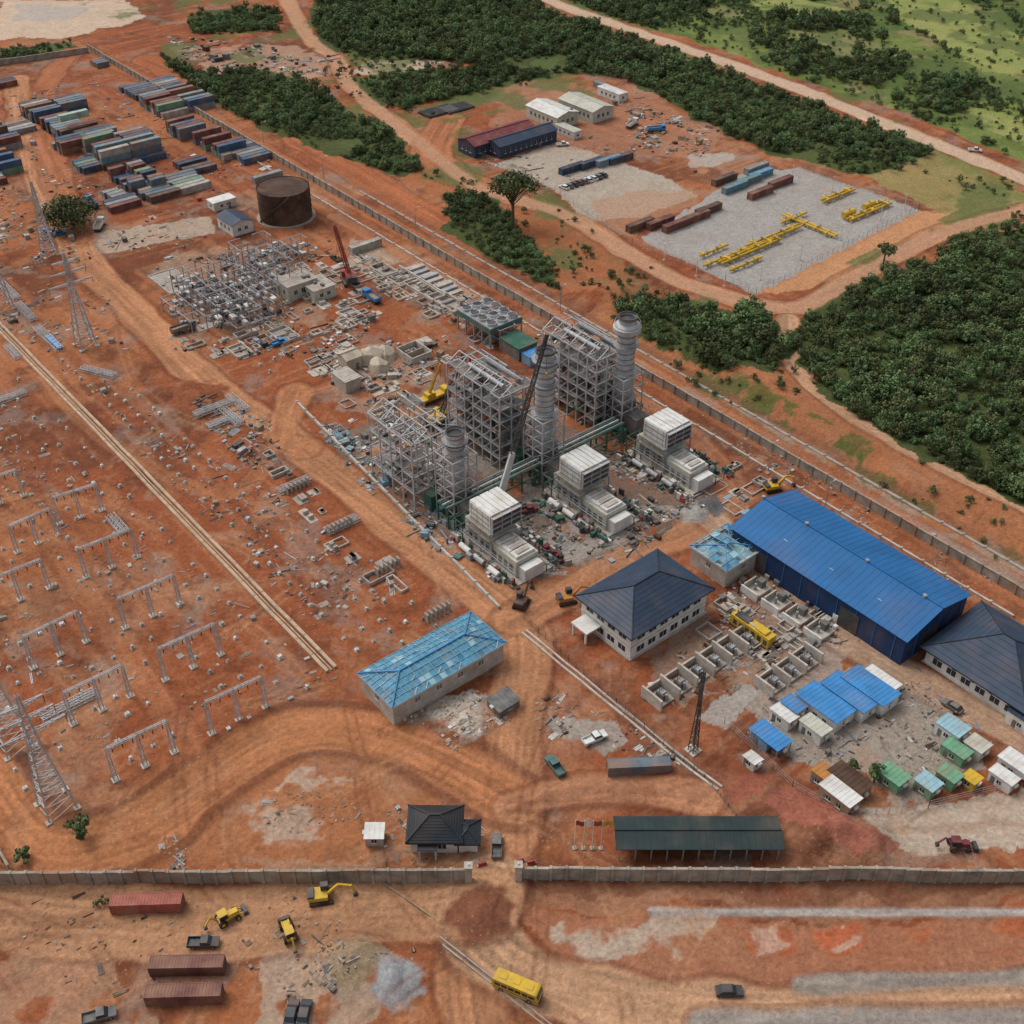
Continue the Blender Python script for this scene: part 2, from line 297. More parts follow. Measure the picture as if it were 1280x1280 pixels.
# ------------------------------------------------------------------ materials
MATS={}
def M(name,c=(.5,.5,.5),rough=.6,metal=0,var=.25,scale=.6,dirt=.25):
    if name in MATS: return MATS[name]
    m=bpy.data.materials.new(name); m.use_nodes=True; nt=m.node_tree; N=nt.nodes; L=nt.links
    b=N['Principled BSDF']; b.inputs['Roughness'].default_value=rough; b.inputs['Metallic'].default_value=metal; b.inputs['Specular IOR Level'].default_value=.3
    tc=N.new('ShaderNodeTexCoord'); no=N.new('ShaderNodeTexNoise'); no.inputs['Scale'].default_value=scale; no.inputs['Detail'].default_value=5; no.inputs['Roughness'].default_value=.65
    oi=N.new('ShaderNodeObjectInfo'); ad=N.new('ShaderNodeVectorMath'); ad.operation='ADD'; L.new(tc.outputs['Object'],ad.inputs[0])
    ml=N.new('ShaderNodeMath'); ml.operation='MULTIPLY'; ml.inputs[1].default_value=50; L.new(oi.outputs['Random'],ml.inputs[0]); L.new(ml.outputs[0],ad.inputs[1])
    L.new(ad.outputs[0],no.inputs['Vector'])
    mr=N.new('ShaderNodeMapRange'); mr.inputs['From Min'].default_value=.3; mr.inputs['From Max'].default_value=.7; mr.inputs['To Min'].default_value=1-var; mr.inputs['To Max'].default_value=1+var*.6
    L.new(no.outputs['Fac'],mr.inputs['Value'])
    vm=N.new('ShaderNodeVectorMath'); vm.operation='SCALE'; vm.inputs[0].default_value=c; L.new(mr.outputs[0],vm.inputs['Scale'])
    n2=N.new('ShaderNodeTexNoise'); n2.inputs['Scale'].default_value=scale*.45; n2.inputs['Detail'].default_value=4; L.new(ad.outputs[0],n2.inputs['Vector'])
    r2=N.new('ShaderNodeMapRange'); r2.inputs['From Min'].default_value=.48; r2.inputs['From Max'].default_value=.72; r2.inputs['To Max'].default_value=dirt*1.6
    L.new(n2.outputs['Fac'],r2.inputs['Value'])
    mx=N.new('ShaderNodeMix'); mx.data_type='RGBA'; L.new(r2.outputs[0],mx.inputs['Factor']); L.new(vm.outputs[0],mx.inputs['A']); mx.inputs['B'].default_value=(.3,.17,.1,1)
    L.new(mx.outputs['Result'],b.inputs['Base Color']); MATS[name]=m; return m
white=M('painted_white',(.66,.65,.61),.6,0,.15); cream=M('cream_panel',(.5,.49,.41),.6,0,.2); conc=M('concrete',(.34,.3,.26),.9,0,.3); concl=M('concrete_light',(.46,.41,.35),.9,0,.3)
wallc=M('weathered_wall_concrete',(.33,.29,.235),.9,0,.5,.35,.5); ductm=M('duct_cover_concrete',(.47,.34,.23),.9,0,.3)
steel=M('galvanised_steel',(.34,.35,.36),.5,.3,.3); steell=M('pale_galvanised_steel',(.46,.455,.45),.55,.1,.3); steeld=M('dark_steel',(.06,.065,.07),.5,.2,.3); glass=M('window_glass',(.03,.035,.045),.15,0,.2,dirt=0.05)
navy=M('navy_roof',(.03,.05,.085),.55,0,.25,.3,.1); blue=M('blue_roof_sheet',(.012,.115,.3),.55,0,.2,.12,.1); bluew=M('blue_wall',(.01,.035,.1),.6,0,.2,.3,.1)
cyan=M('blue_roof_membrane',(.09,.26,.37),.6,0,.5,.7,.25); cyand=M('blue_roof_membrane_dark',(.05,.17,.27),.6,0,.4,.7,.2); cyanl=M('roof_purlin_blue',(.15,.37,.5),.6,0,.3,.5,.1); black=M('black_roof',(.022,.027,.033),.6,0,.3,.3,.1)
dkgreen=M('dark_green_roof',(.022,.037,.037),.6,0,.3,.3,.1); rubber=M('rubber',(.02,.02,.02),.9); yellow=M('yellow_paint',(.58,.37,.03),.45,0,.2,.6,.22)
rust=M('rusty_steel',(.08,.045,.03),.85,.1,.5,.25,.2); redp=M('red_paint',(.33,.05,.035),.5); orange=M('orange_paint',(.45,.19,.05),.5); wood=M('timber',(.3,.22,.14),.9,0,.4)
teal=M('teal_paint',(.07,.15,.14),.6); green=M('green_cladding',(.15,.33,.2),.6); blueb=M('bright_blue_roof',(.05,.22,.48),.5,0,.25,.3,.15); grime=M('grimy_grey',(.16,.155,.145),.8,0,.5)
beigec=M('tent_beige',(.48,.41,.31),.8,0,.2); bark=M('bark',(.12,.08,.05),.9); maroon=M('maroon_paint',(.17,.035,.04),.6,0,.3); lblue=M('pale_blue_steel',(.2,.33,.42),.6)
greend=M('green_net',(.03,.11,.075),.8); palecy=M('pale_cyan_roof',(.28,.45,.5),.6,0,.2)
# ------------------------------------------------------------------ mesh builder
class MB:
    def __init__(s): s.v=[]; s.f=[]; s.m=[]; s.mats=[]
    def mi(s,m):
        if m not in s.mats: s.mats.append(m)
        return s.mats.index(m)
    def add(s,vs,fs,m):
        o=len(s.v); s.v+= [tuple(v) for v in vs]; s.f+=[tuple(i+o for i in f) for f in fs]; s.m+=[s.mi(m)]*len(fs)
    def box(s,x,y,z,lx,ly,lz,m,rot=0,top=1.0):
        c,n=math.cos(rot),math.sin(rot); vs=[]
        for k,sc_ in ((0,1),(1,top)):
            for a,b in ((-1,-1),(1,-1),(1,1),(-1,1)):
                px=a*lx/2*sc_; py=b*ly/2*sc_
                vs.append((x+px*c-py*n,y+px*n+py*c,z+k*lz))
        s.add(vs,[(3,2,1,0),(4,5,6,7),(0,1,5,4),(1,2,6,5),(2,3,7,6),(3,0,4,7)],m)
    def beam(s,p,q,w,m,w2=None):
        p=Vector(p);q=Vector(q); d=q-p
        if d.length<1e-4: return
        d.normalize(); a=d.cross(Vector((0,0,1)))
        if a.length<.01: a=Vector((1,0,0))
        a.normalize(); b=d.cross(a); w2=w2 or w; vs=[]
        for o,r in ((p,w),(q,w2)):
            for i,j in ((-1,-1),(1,-1),(1,1),(-1,1)): vs.append(o+a*i*r/2+b*j*r/2)
        s.add(vs,[(3,2,1,0),(4,5,6,7),(0,1,5,4),(1,2,6,5),(2,3,7,6),(3,0,4,7)],m)
    def cyl(s,p,q,r0,r1,m,n=12,cap=True):
        p=Vector(p);q=Vector(q); d=(q-p).normalized(); a=d.cross(Vector((0,0,1)))
        if a.length<.01: a=Vector((1,0,0))
        a.normalize(); b=d.cross(a); vs=[]
        for o,r in ((p,r0),(q,r1)):
            for i in range(n):
                t=2*math.pi*i/n; vs.append(o+a*math.cos(t)*r+b*math.sin(t)*r)
        fs=[(i,(i+1)%n,n+(i+1)%n,n+i) for i in range(n)]
        if cap: fs+=[tuple(range(n))[::-1],tuple(range(n,2*n))]
        s.add(vs,fs,m)
    def ring(s,z,r,w,m,n=24,x=0,y=0):
        for i in range(n):
            a=2*math.pi*i/n;b=2*math.pi*(i+1)/n
            s.beam((x+r*math.cos(a),y+r*math.sin(a),z),(x+r*math.cos(b),y+r*math.sin(b),z),w,m)
    def frame(s,x0,y0,z0,nx,ny,nz,dx,dy,dz,w,m,br=.5,miss=0.0,rd=None):
        rd=rd or random.Random(1)
        for i in range(nx+1):
            for j in range(ny+1):
                s.beam((x0+i*dx,y0+j*dy,z0),(x0+i*dx,y0+j*dy,z0+nz*dz),w*1.2,m)
        for k in range(1,nz+1):
            z=z0+k*dz
            for i in range(nx+1):
                for j in range(ny):
                    if rd.random()>miss: s.beam((x0+i*dx,y0+j*dy,z),(x0+i*dx,y0+(j+1)*dy,z),w,m)
                    if rd.random()<br and (i in (0,nx)):
                        s.beam((x0+i*dx,y0+j*dy,z-dz),(x0+i*dx,y0+(j+1)*dy,z),w*.7,m)
            for j in range(ny+1):
                for i in range(nx):
                    if rd.random()>miss: s.beam((x0+i*dx,y0+j*dy,z),(x0+(i+1)*dx,y0+j*dy,z),w,m)
                    if rd.random()<br and (j in (0,ny)):
                        s.beam((x0+i*dx,y0+j*dy,z),(x0+(i+1)*dx,y0+j*dy,z-dz),w*.7,m)
    def lattice(s,p,q,w,m,n=10,w2=None,t=.12):
        p=Vector(p);q=Vector(q); d=(q-p); dn=d.normalized(); a=dn.cross(Vector((0,0,1)))
        if a.length<.05: a=Vector((1,0,0))
        a.normalize(); b=dn.cross(a); w2=w if w2 is None else w2
        def pt(k,i):
            r=(w+(w2-w)*k/n)/2; o=p+d*(k/n); sx,sy=((-1,-1),(1,-1),(1,1),(-1,1))[i%4]; return o+a*sx*r+b*sy*r
        for i in range(4):
            s.beam(pt(0,i),pt(n,i),t*1.3,m)
            for k in range(n):
                s.beam(pt(k,i),pt(k+1,i+1),t*.8,m)
                if k%2==0: s.beam(pt(k,i),pt(k,i+1),t*.8,m)
    def obj(s,name,loc=(0,0,0),rot=0):
        me=bpy.data.meshes.new(name); me.from_pydata(s.v,[],s.f)
        for m in s.mats: me.materials.append(m)
        me.polygons.foreach_set('material_index',s.m); me.update()
        return link(me,name,loc,rot)
def link(me,name,loc,rot=0,scale=1):
    o=bpy.data.objects.new(name,me); o.location=loc; o.rotation_euler=(0,0,rot); o.scale=(scale,)*3; sc.collection.objects.link(o); return o
def at(u,v,dz=0):
    x,y=P(u,v); return (x,y,gz(x,y)+dz)
def rect(pts,h,rot=VA):
    c,s=math.cos(rot),math.sin(rot); q=PP(pts,h); a=[x*c+y*s for x,y in q]; b=[-x*s+y*c for x,y in q]
    ca=(min(a)+max(a))/2; cb=(min(b)+max(b))/2
    return (ca*c-cb*s, ca*s+cb*c, max(a)-min(a), max(b)-min(b))
# ------------------------------------------------------------------ roofs / buildings (local x = length)
def hip(b,lx,ly,z,rise,ov,m,edge=None,seams=0,seamm=None):
    X=lx/2+ov; Y=ly/2+ov; r=max(X-Y,0) if X>Y else 0; ry=max(Y-X,0) if Y>X else 0
    R=[(-r,-ry,z+rise),(r,ry,z+rise)]
    vs=[(-X,-Y,z),(X,-Y,z),(X,Y,z),(-X,Y,z)]+R
    if X>=Y: fs=[(0,1,5,4),(1,2,5),(2,3,4,5),(3,0,4)]
    else: fs=[(0,1,4),(1,2,5,4),(2,3,5),(3,0,4,5)]
    b.add(vs,fs,m); b.box(0,0,z-.35,2*X,2*Y,.33,edge or m)
    for i,j in ((0,4),(3,4 if X>=Y else 5),(1,5 if X>=Y else 4),(2,5)):
        b.beam(Vector(vs[i])+Vector((0,0,.05)),Vector(vs[j])+Vector((0,0,.05)),.22,edge or m)
    if X!=Y: b.beam(Vector(R[0])+Vector((0,0,.05)),Vector(R[1])+Vector((0,0,.05)),.28,edge or m)
    for k in range(1,9):
        t=k/9; x_=X+(R[1][0]-X)*t; y_=Y+(R[1][1]-Y)*t; zz=z+rise*t+.03; cs=[(-x_,-y_,zz),(x_,-y_,zz),(x_,y_,zz),(-x_,y_,zz)]
        for i in range(4): b.beam(cs[i],cs[(i+1)%4],.07,m)
def gable(b,lx,ly,z,rise,ov,m,wall,seam=1.0,sm=None):
    X=lx/2+ov; Y=ly/2+ov; t=.12
    for s_ in (-1,1):
        vs=[(-X,s_*Y,z),(X,s_*Y,z),(X,0,z+rise),(-X,0,z+rise),(-X,s_*Y,z-t),(X,s_*Y,z-t),(X,0,z+rise-t),(-X,0,z+rise-t)]
        b.add(vs,[(0,1,2,3),(7,6,5,4),(0,4,5,1),(0,3,7,4),(1,5,6,2)],m)
        if seam:
            n=int(2*X/seam)
            for i in range(n+1):
                xx=-X+2*X*i/n; b.beam((xx,s_*Y,z+.02),(xx,0,z+rise+.02),.05,sm or m)
    b.beam((-X,0,z+rise+.06),(X,0,z+rise+.06),.3,m)
    for sx in (-1,1):
        b.add([(sx*lx/2,-ly/2,z-.02),(sx*lx/2,ly/2,z-.02),(sx*lx/2,0,z+rise*(ly/2)/Y-.1)],[(0,1,2)],wall)
def windows(b,lx,ly,z,h,w,gap,m=glass,sides='xXyY',fr=white):
    for s_ in sides:
        L=lx if s_ in 'yY' else ly; n=max(1,int((L-1.5)/(w+gap)))
        for i in range(n):
            t=(i-(n-1)/2)*(w+gap)
            if s_ in 'yY':
                yy=(ly/2)*(1 if s_=='Y' else -1); b.box(t,yy,z,w,.1,h,m); b.box(t,yy,z-.14,w+.3,.3,.12,fr); b.box(t,yy,z,.08,.16,h,fr)
            else:
                xx=(lx/2)*(1 if s_=='X' else -1); b.box(xx,t,z,.1,w,h,m); b.box(xx,t,z-.14,.3,w+.3,.12,fr); b.box(xx,t,z,.16,.08,h,fr)
def place_rect(b,name,r,rot): return b.obj(name,(r[0],r[1],gz(r[0],r[1])),rot)
# blue warehouse
r=rect([(925,652),(995,613),(1207,742),(1134,803)],7.5,UA); b=MB(); lx,ly=r[2]-1,r[3]-1
b.box(0,0,-.5,lx,ly,7.95,bluew); gable(b,lx,ly,7.5,2.8,.6,blue,bluew,1.5)
for i in range(int(lx/5)): b.beam((-lx/2+2.5+i*5,ly/2+.03,0),(-lx/2+2.5+i*5,ly/2+.03,7.3),.2,blue)
for i in range(int(ly/4)): b.beam((-lx/2-.03,-ly/2+2+i*4,0),(-lx/2-.03,-ly/2+2+i*4,7.3),.2,blue)
b.box(-lx/2+14,ly/2,0,5,.3,5.5,steeld); b.box(-lx/2+17.2,ly/2+.1,0,1.3,.3,2.3,white); b.box(-lx/2+40,ly/2,0,5,.3,5.5,steeld); b.box(-lx/2,2,0,.3,6,5.5,steeld)
for k in (-20,-5,12,25): b.cyl((k,0,10),(k,0,10.9),.45,.45,steel,10)
for k in range(9): b.box(-lx/2+4+k*6.5,4.5+(k%2),8.72,1.1,2.4,.06,lblue)
place_rect(b,'industrial_warehouse',r,UA)
def office(name,pts,h,rot,storeys,roofm,rise,porch=True):
    r=rect(pts,h,rot); b=MB(); lx,ly=r[2]-2.4,r[3]-2.4
    b.box(0,0,-.5,lx,ly,h+.1,white); b.box(0,0,-.5,lx+.8,ly+.8,.8,concl)
    for s_ in range(storeys):
        z0=1.1+s_*3.6; windows(b,lx,ly,z0,1.5,2.1,1.3)
        if s_: b.box(0,0,z0-1.3,lx+.24,ly+.24,.25,cream)
    hip(b,lx,ly,h,rise,1.2,roofm,black)
    if porch:
        b.box(-lx/2-2.2,ly/4,2.9,4.2,5,.4,white)
        for yy in (ly/4-2,ly/4+2): b.box(-lx/2-4,yy,-.3,.4,.4,3.2,white)
        b.box(-lx/2-.03,ly/4,0,.12,1.6,2.4,glass)
        b.box(0,ly/2+1.2,2.9,4,2.3,.3,white); b.box(-1.5,ly/2+2.1,-.2,.3,.3,3.1,white); b.box(1.5,ly/2+2.1,-.2,.3,.3,3.1,white)
    for i in range(5): b.box(-lx/2+3+i*4.3,ly/2+.35,3.2,.9,.5,.6,grime)
    return place_rect(b,name,r,rot)
office('office_building',[(718,745),(825,688),(893,737),(787,797)],7.4,VA,2,navy,4.0)
office('site_administration_building',[(1150,808),(1245,762),(1360,830),(1280,885)],4.4,UA,1,navy,5.2,False)
def membrane_roof(name,pts,h,rot,rise,px,py,cover=.93,walls=concl,seed=1,inner=None):
    """roof under construction: purlin grid with blue sheets laid cell by cell"""
    rd=random.Random(seed); r=rect(pts,h,rot); b=MB(); lx,ly=r[2]-1,r[3]-1; inner=inner or conc
    for s_ in (-1,1):
        b.box(s_*(lx/2-.15),0,-.5,.3,ly,h+.3,walls); b.box(0,s_*(ly/2-.15),-.5,lx-.62,.3,h+.29,walls)
    b.box(0,0,-.3,lx-.7,ly-.7,.5,conc)
    if inner is not conc: b.box(0,0,h-1.1,lx-.7,ly-.7,.2,inner)
    for k in range(1,int(lx/6)): b.box(-lx/2+k*6,0,.2,.25,ly-.7,h-.6 if inner is conc else h-1.5,conc)
    windows(b,lx,ly,h*.5,1.2,1.2,4.2,grime)
    X,Y=lx/2+.5,ly/2+.5; rr=X-Y
    for s_ in (-1,1):
        b.box(s_*(X-.15),0,h-.32,.3,2*Y,.3,white); b.box(0,s_*(Y-.15),h-.32,2*X-.62,.3,.29,white)
    def zt(x,y): return h+rise*min(1,(Y-abs(y))/Y,(X-abs(x))/max(X-rr,.1))
    nx=max(4,int(2*X/px)); ny=max(3,int(Y/py))
    ysl=[Y*j/ny for j in range(-ny,ny+1)]; xsl=[-X+2*X*i/nx for i in range(nx+1)]
    for i in range(nx):
        for j in range(2*ny):
            if rd.random()>cover: continue
            x0,x1,y0,y1=xsl[i],xsl[i+1],ysl[j],ysl[j+1]; m=rd.choice([cyan,cyan,cyan,cyand,cyan,palecy] if rd.random()<.4 else [cyan])
            b.add([(x0,y0,zt(x0,y0)),(x1,y0,zt(x1,y0)),(x1,y1,zt(x1,y1)),(x0,y1,zt(x0,y1))],[(0,1,2),(0,2,3)],m)
    for x in xsl:
        for a,c in zip(ysl[:-1],ysl[1:]): b.beam((x,a,zt(x,a)+.1),(x,c,zt(x,c)+.1),.13,cyanl)
    for y in ysl:
        for a,c in zip(xsl[:-1],xsl[1:]):
            b.beam((a,y,zt(a,y)+.1),(c,y,zt(c,y)+.1),.11,cyanl)
            if rd.random()<.15: b.beam((a,y,zt(a,y)+.12),(c,y*.8,zt(c,y*.8)+.12),.09,white)
    for s_ in (-1,1):
        for q in (-1,1): b.beam((s_*X,q*Y,h+.2),(s_*rr,0,h+rise+.2),.22,blueb)
    b.beam((-rr,0,h+rise+.2),(rr,0,h+rise+.2),.24,blueb)
    return place_rect(b,name,r,rot)
membrane_roof('blue_roofed_control_building',[(450,840),(590,772),(633,803),(490,886)],5.5,VA,1.5,1.35,1.25,.995)
membrane_roof('pump_house',[(865,680),(912,658),(957,685),(905,712)],5.5,VA,.8,1.9,1.9,.3,seed=4,inner=palecy)
r=rect([(772,1020),(972,1020),(976,1062),(770,1062)],4,0); b=MB(); lx,ly=r[2],r[3]
b.box(0,ly/2-.4,-.4,lx-1,.3,4.2,grime); 
gable(b,lx-1,ly-1,4,.8,.5,dkgreen,dkgreen,1.2)
for i in range(11): b.beam((-lx/2+.8+i*(lx-1.6)/10,-ly/2+.6,-.3),(-lx/2+.8+i*(lx-1.6)/10,-ly/2+.6,4),.22,steel)
for i in range(10): b.box(-lx/2+2+i*(lx-4)/9,0,0,1.4,1,.9,grime)
place_rect(b,'gate_canopy_shed',r,0)
b=MB(); b.box(0,0,-.3,7.2,5.6,3.5,white); windows(b,7.2,5.6,1,1.1,1.2,1); hip(b,7.2,5.6,3.2,2.2,.7,black); b.box(4.9,-1,-.3,3,3.6,2.8,white); hb=MB(); hip(hb,3,3.6,2.6,1,.5,black)
b.add([(x+4.9,y-1,z) for x,y,z in hb.v],hb.f,black); b.box(-1,-3.6,2.3,3,1.4,.2,black); b.beam((-2.2,-4.1,0),(-2.2,-4.1,2.3),.2,white); b.beam((.2,-4.1,0),(.2,-4.1,2.3),.2,white)
x,y,z=at(545,1046); b.obj('guard_house',(x,y,z),0).scale=(1.2,)*3
# ------------------------------------------------------------------ containers
def container_mesh(c,L=12.2,door=True):
    b=MB(); W,Hh=2.44,2.6
    b.box(0,0,.12,L-.2,W-.16,Hh-.2,c); n=int(L/.55)
    for i in range(n):
        x=-L/2+.4+i*(L-.8)/(n-1)
        b.box(x,-W/2+.05,.2,.26,.07,Hh-.35,c); b.box(x,W/2-.05,.2,.26,.07,Hh-.35,c); b.box(x,0,Hh-.08,.26,W-.25,.05,c)
    for sx in (-1,1):
        for sy in (-1,1): b.box(sx*(L/2-.08),sy*(W/2-.08),0,.16,.16,Hh,c)
        b.box(sx*(L/2-.08),0,Hh-.16,.14,W-.32,.15,c); b.box(sx*(L/2-.08),0,0,.14,W-.32,.15,c)
    for sy in (-1,1): b.box(0,sy*(W/2-.07),Hh-.14,L-.32,.12,.13,c); b.box(0,sy*(W/2-.07),0,L-.32,.12,.14,c)
    for k in (-.8,-.3,.3,.8): b.beam((L/2-.04,k,.15),(L/2-.04,k,Hh-.15),.05,steel)
    me=bpy.data.meshes.new('container'); me.from_pydata(b.v,[],b.f)
    for m in b.mats: me.materials.append(m)
    me.polygons.foreach_set('material_index',b.m); return me
CC={'maroon':(.17,.065,.055),'red':(.34,.1,.07),'blue':(.055,.105,.18),'slate':(.13,.165,.19),'grey':(.25,.26,.26),'green':(.16,.28,.19),'orange':(.27,.13,.08),'teal':(.14,.26,.29),'cream':(.4,.38,.34),'navy':(.05,.07,.11),'lblue':(.14,.29,.4),'brown':(.13,.075,.055),'mint':(.38,.5,.4)}
CM={}
for k,c in CC.items():
    mt=M('container_'+k,c,.65,0,.35,.5,.45); CM[k]=container_mesh(mt); CM[k+'6']=container_mesh(mt,6.1)
def cont(u,v,k,rot=VA,lev=0,xy=None):
    x,y=xy if xy else P(u,v); link(CM[k],'shipping_container',(x,y,gz(x,y)+lev*2.62),rot)
keys=['maroon','blue','slate','grey','navy','blue','slate','orange','teal','brown','cream','grey','green','slate','maroon']
def cluster(u,v,n,nv,lv=2,six=False,gap=.35):
    o=np.array(P(u,v)); g0=gz(*o)
    for j in range(nv):
        for i in range(n):
            if random.random()<.08: continue
            p=o-U*i*(2.44+gap)+V*j*(12.9 if not six else 6.8)+V*random.uniform(-.7,.7)
            for l in range(random.choice([1,lv,lv])):
                x,y=p; link(CM[random.choice(keys)+('6' if six else '')],'shipping_container',(x,y,g0-.1+l*2.62),VA+random.uniform(-.02,.02))
cluster(-12,170,8,1,2); cluster(-8,205,6,1,2); cluster(45,140,6,2,2); cluster(72,158,9,1,2); cluster(104,168,8,1,2); cluster(122,190,9,2,3); cluster(150,224,8,2,2,True); cluster(168,112,6,2,1)
cluster(192,130,8,2,2); cluster(222,160,6,1,2); cluster(262,176,9,1,2); cluster(296,186,7,1,1); cluster(180,232,7,2,1); cluster(18,160,4,1,1); cluster(0,105,3,1,1)
cluster(140,245,6,1,1,True); cluster(86,182,4,2,2); cluster(235,205,5,1,1); cluster(110,205,4,1,1); cluster(-20,225,4,1,1); cluster(120,78,4,1,1,True); cluster(150,255,3,1,1)
link(CM['mint'],'shipping_container',(*P(98,172),8.0),VA)
for u,v,k,rt in [(186,1135,'red',.04),(236,1212,'maroon',.02),(232,1248,'maroon',.03),(798,963,'slate',.06),(918,238,'teal',VA),(935,230,'teal',VA),(950,222,'lblue',VA),(945,214,'grey',VA),(950,245,'maroon',VA),(975,232,'maroon',VA),(905,228,'brown',VA),
   (845,285,'maroon',VA),(870,275,'maroon',VA),(885,266,'brown',VA),(800,285,'brown',VA),(825,282,'maroon',VA),(715,214,'navy',VA),(740,208,'navy',VA),(760,205,'lblue',VA),(775,202,'navy',VA),(457,312,'cream',VA),
   (770,120,'grey',UA),(755,112,'grey',UA),(335,225,'grey',VA)]:
    cont(u,v,k,rt)
# ------------------------------------------------------------------ storage tank
b=MB(); R=9.4; Ht=11.2; n=48
b.cyl((0,0,-.3),(0,0,Ht),R,R,rust,n,False); b.cyl((0,0,Ht-.8),(0,0,Ht-.02),R-.3,R-.3,rust,n,True)
for z in (1.8,3.7,5.6,7.5,9.4,Ht): b.ring(z,R+.05,.16,rust,36)
for k in range(5):
    for i in range(16): a=(i+k*.5)*.3927; b.beam((math.cos(a)*(R+.02),math.sin(a)*(R+.02),1.8+k*1.9),(math.cos(a)*(R+.02),math.sin(a)*(R+.02),3.6+k*1.9),.08,grime)
b.add([((R-.35)*math.cos(2*math.pi*i/n),(R-.35)*math.sin(2*math.pi*i/n),Ht-.5) for i in range(n)]+[(0,0,Ht+.9)],[(i,(i+1)%n,n) for i in range(n)],rust)
b.ring(Ht+1,R,.07,rust,36)
for i in range(18): b.beam((R*math.cos(i*.349),R*math.sin(i*.349),Ht),(R*math.cos(i*.349),R*math.sin(i*.349),Ht+1),.07,rust)
for i in range(14):
    a0=-2.6+i*.1;a1=a0+.1; b.beam(((R+.6)*math.cos(a0),(R+.6)*math.sin(a0),i*.8),((R+.6)*math.cos(a1),(R+.6)*math.sin(a1),(i+1)*.8),.5,rust)
b.cyl((0,0,-.3),(0,0,.15),R+1.2,R+1.2,conc,n)
b.obj('storage_tank',at(358,270))
# ------------------------------------------------------------------ power units
def hrsg(name,u,v,nx,ny,nz,seed,fill):
    rd=random.Random(seed); b=MB(); dx,dy,dz=(3.6,3.8,3.7) if fill else (4.6,4.6,4.8); X=nx*dx;Y=ny*dy; Z=nz*dz
    b.frame(-X/2,-Y/2,0,nx,ny,nz,dx,dy,dz,.25,steell,.85,.12,rd)
    for k in range(1,nz+1):
        for i in range(nx):
            for j in range(ny):
                if rd.random()<(.3 if fill else .1): b.box(-X/2+dx*(i+.5),-Y/2+dy*(j+.5),k*dz+.05,dx*.9,dy*.9,.08,grime)
    if fill:
        for i in range(4): b.box(-X*.34+i*X*.22,0,1.5,X*.15,Y*.55,Z*rd.uniform(.35,.6),grime)
        for i in range(9): b.cyl((-X*.4+i*X*.1,rd.uniform(-1,1),Z*.5),(-X*.4+i*X*.1,rd.uniform(-1,1),Z+1.0),.3,.3,rd.choice([steel,steell,redp]),8)
        for yy in (-2.6,2.6): b.cyl((-X*.4,yy,Z+1.2),(X*.25,yy,Z+1.2),.65,.65,steel,12)
        for i in range(12): b.beam((rd.uniform(-X/2,X/2),-Y/2,Z*rd.uniform(.3,.9)),(rd.uniform(-X/2,X/2),Y/2,Z*rd.uniform(.4,1)),.25,rd.choice([steell,steel,redp]))
    for t in range(2):
        for i in range(nx+1):
            yy=-Y/2 if t==0 else Y/2; b.beam((-X/2+i*dx,yy,Z),(-X/2+i*dx,yy*.3,Z+2.4),.2,steell)
    for yy in (-Y*.15,Y*.15): b.beam((-X/2,yy,Z+2.5),(X/2,yy,Z+2.5),.24,steell)
    for i in range(130):
        px,py,pz=rd.uniform(-X/2,X/2),rd.uniform(-Y/2,Y/2),rd.randint(0,nz-1)*dz
        if rd.random()<.5: b.cyl((px,py,pz+.6),(px+rd.uniform(-4,4),py,pz+.6),.16,.16,rd.choice([steel,redp,white,steeld,steell,greend]),6)
        else: b.box(px,py,pz+.1,rd.uniform(.4,1.4),rd.uniform(.4,1.4),rd.uniform(.4,1.2),rd.choice([steel,steeld,white,orange,grime,steell,greend,teal]))
    for k in range(nz*2):
        s_=1 if k%2 else -1; b.beam((X/2+1.2,-s_*1.6,k*dz/2),(X/2+1.2,s_*1.6,(k+1)*dz/2),.4,steel)
    for k in range(1,nz+1):
        for dz_ in (.55,1.1):
            b.beam((-X/2,Y/2+.1,k*dz+dz_),(X/2,Y/2+.1,k*dz+dz_),.07,steell); b.beam((-X/2-.1,-Y/2,k*dz+dz_),(-X/2-.1,Y/2,k*dz+dz_),.07,steell)
    b.obj(name,at(u,v),UA)
hrsg('heat_recovery_steam_generator',520,603,4,3,4,2,False)
hrsg('heat_recovery_steam_generator',614,556,6,3,6,3,True)
hrsg('heat_recovery_steam_generator',728,510,6,3,6,4,True)
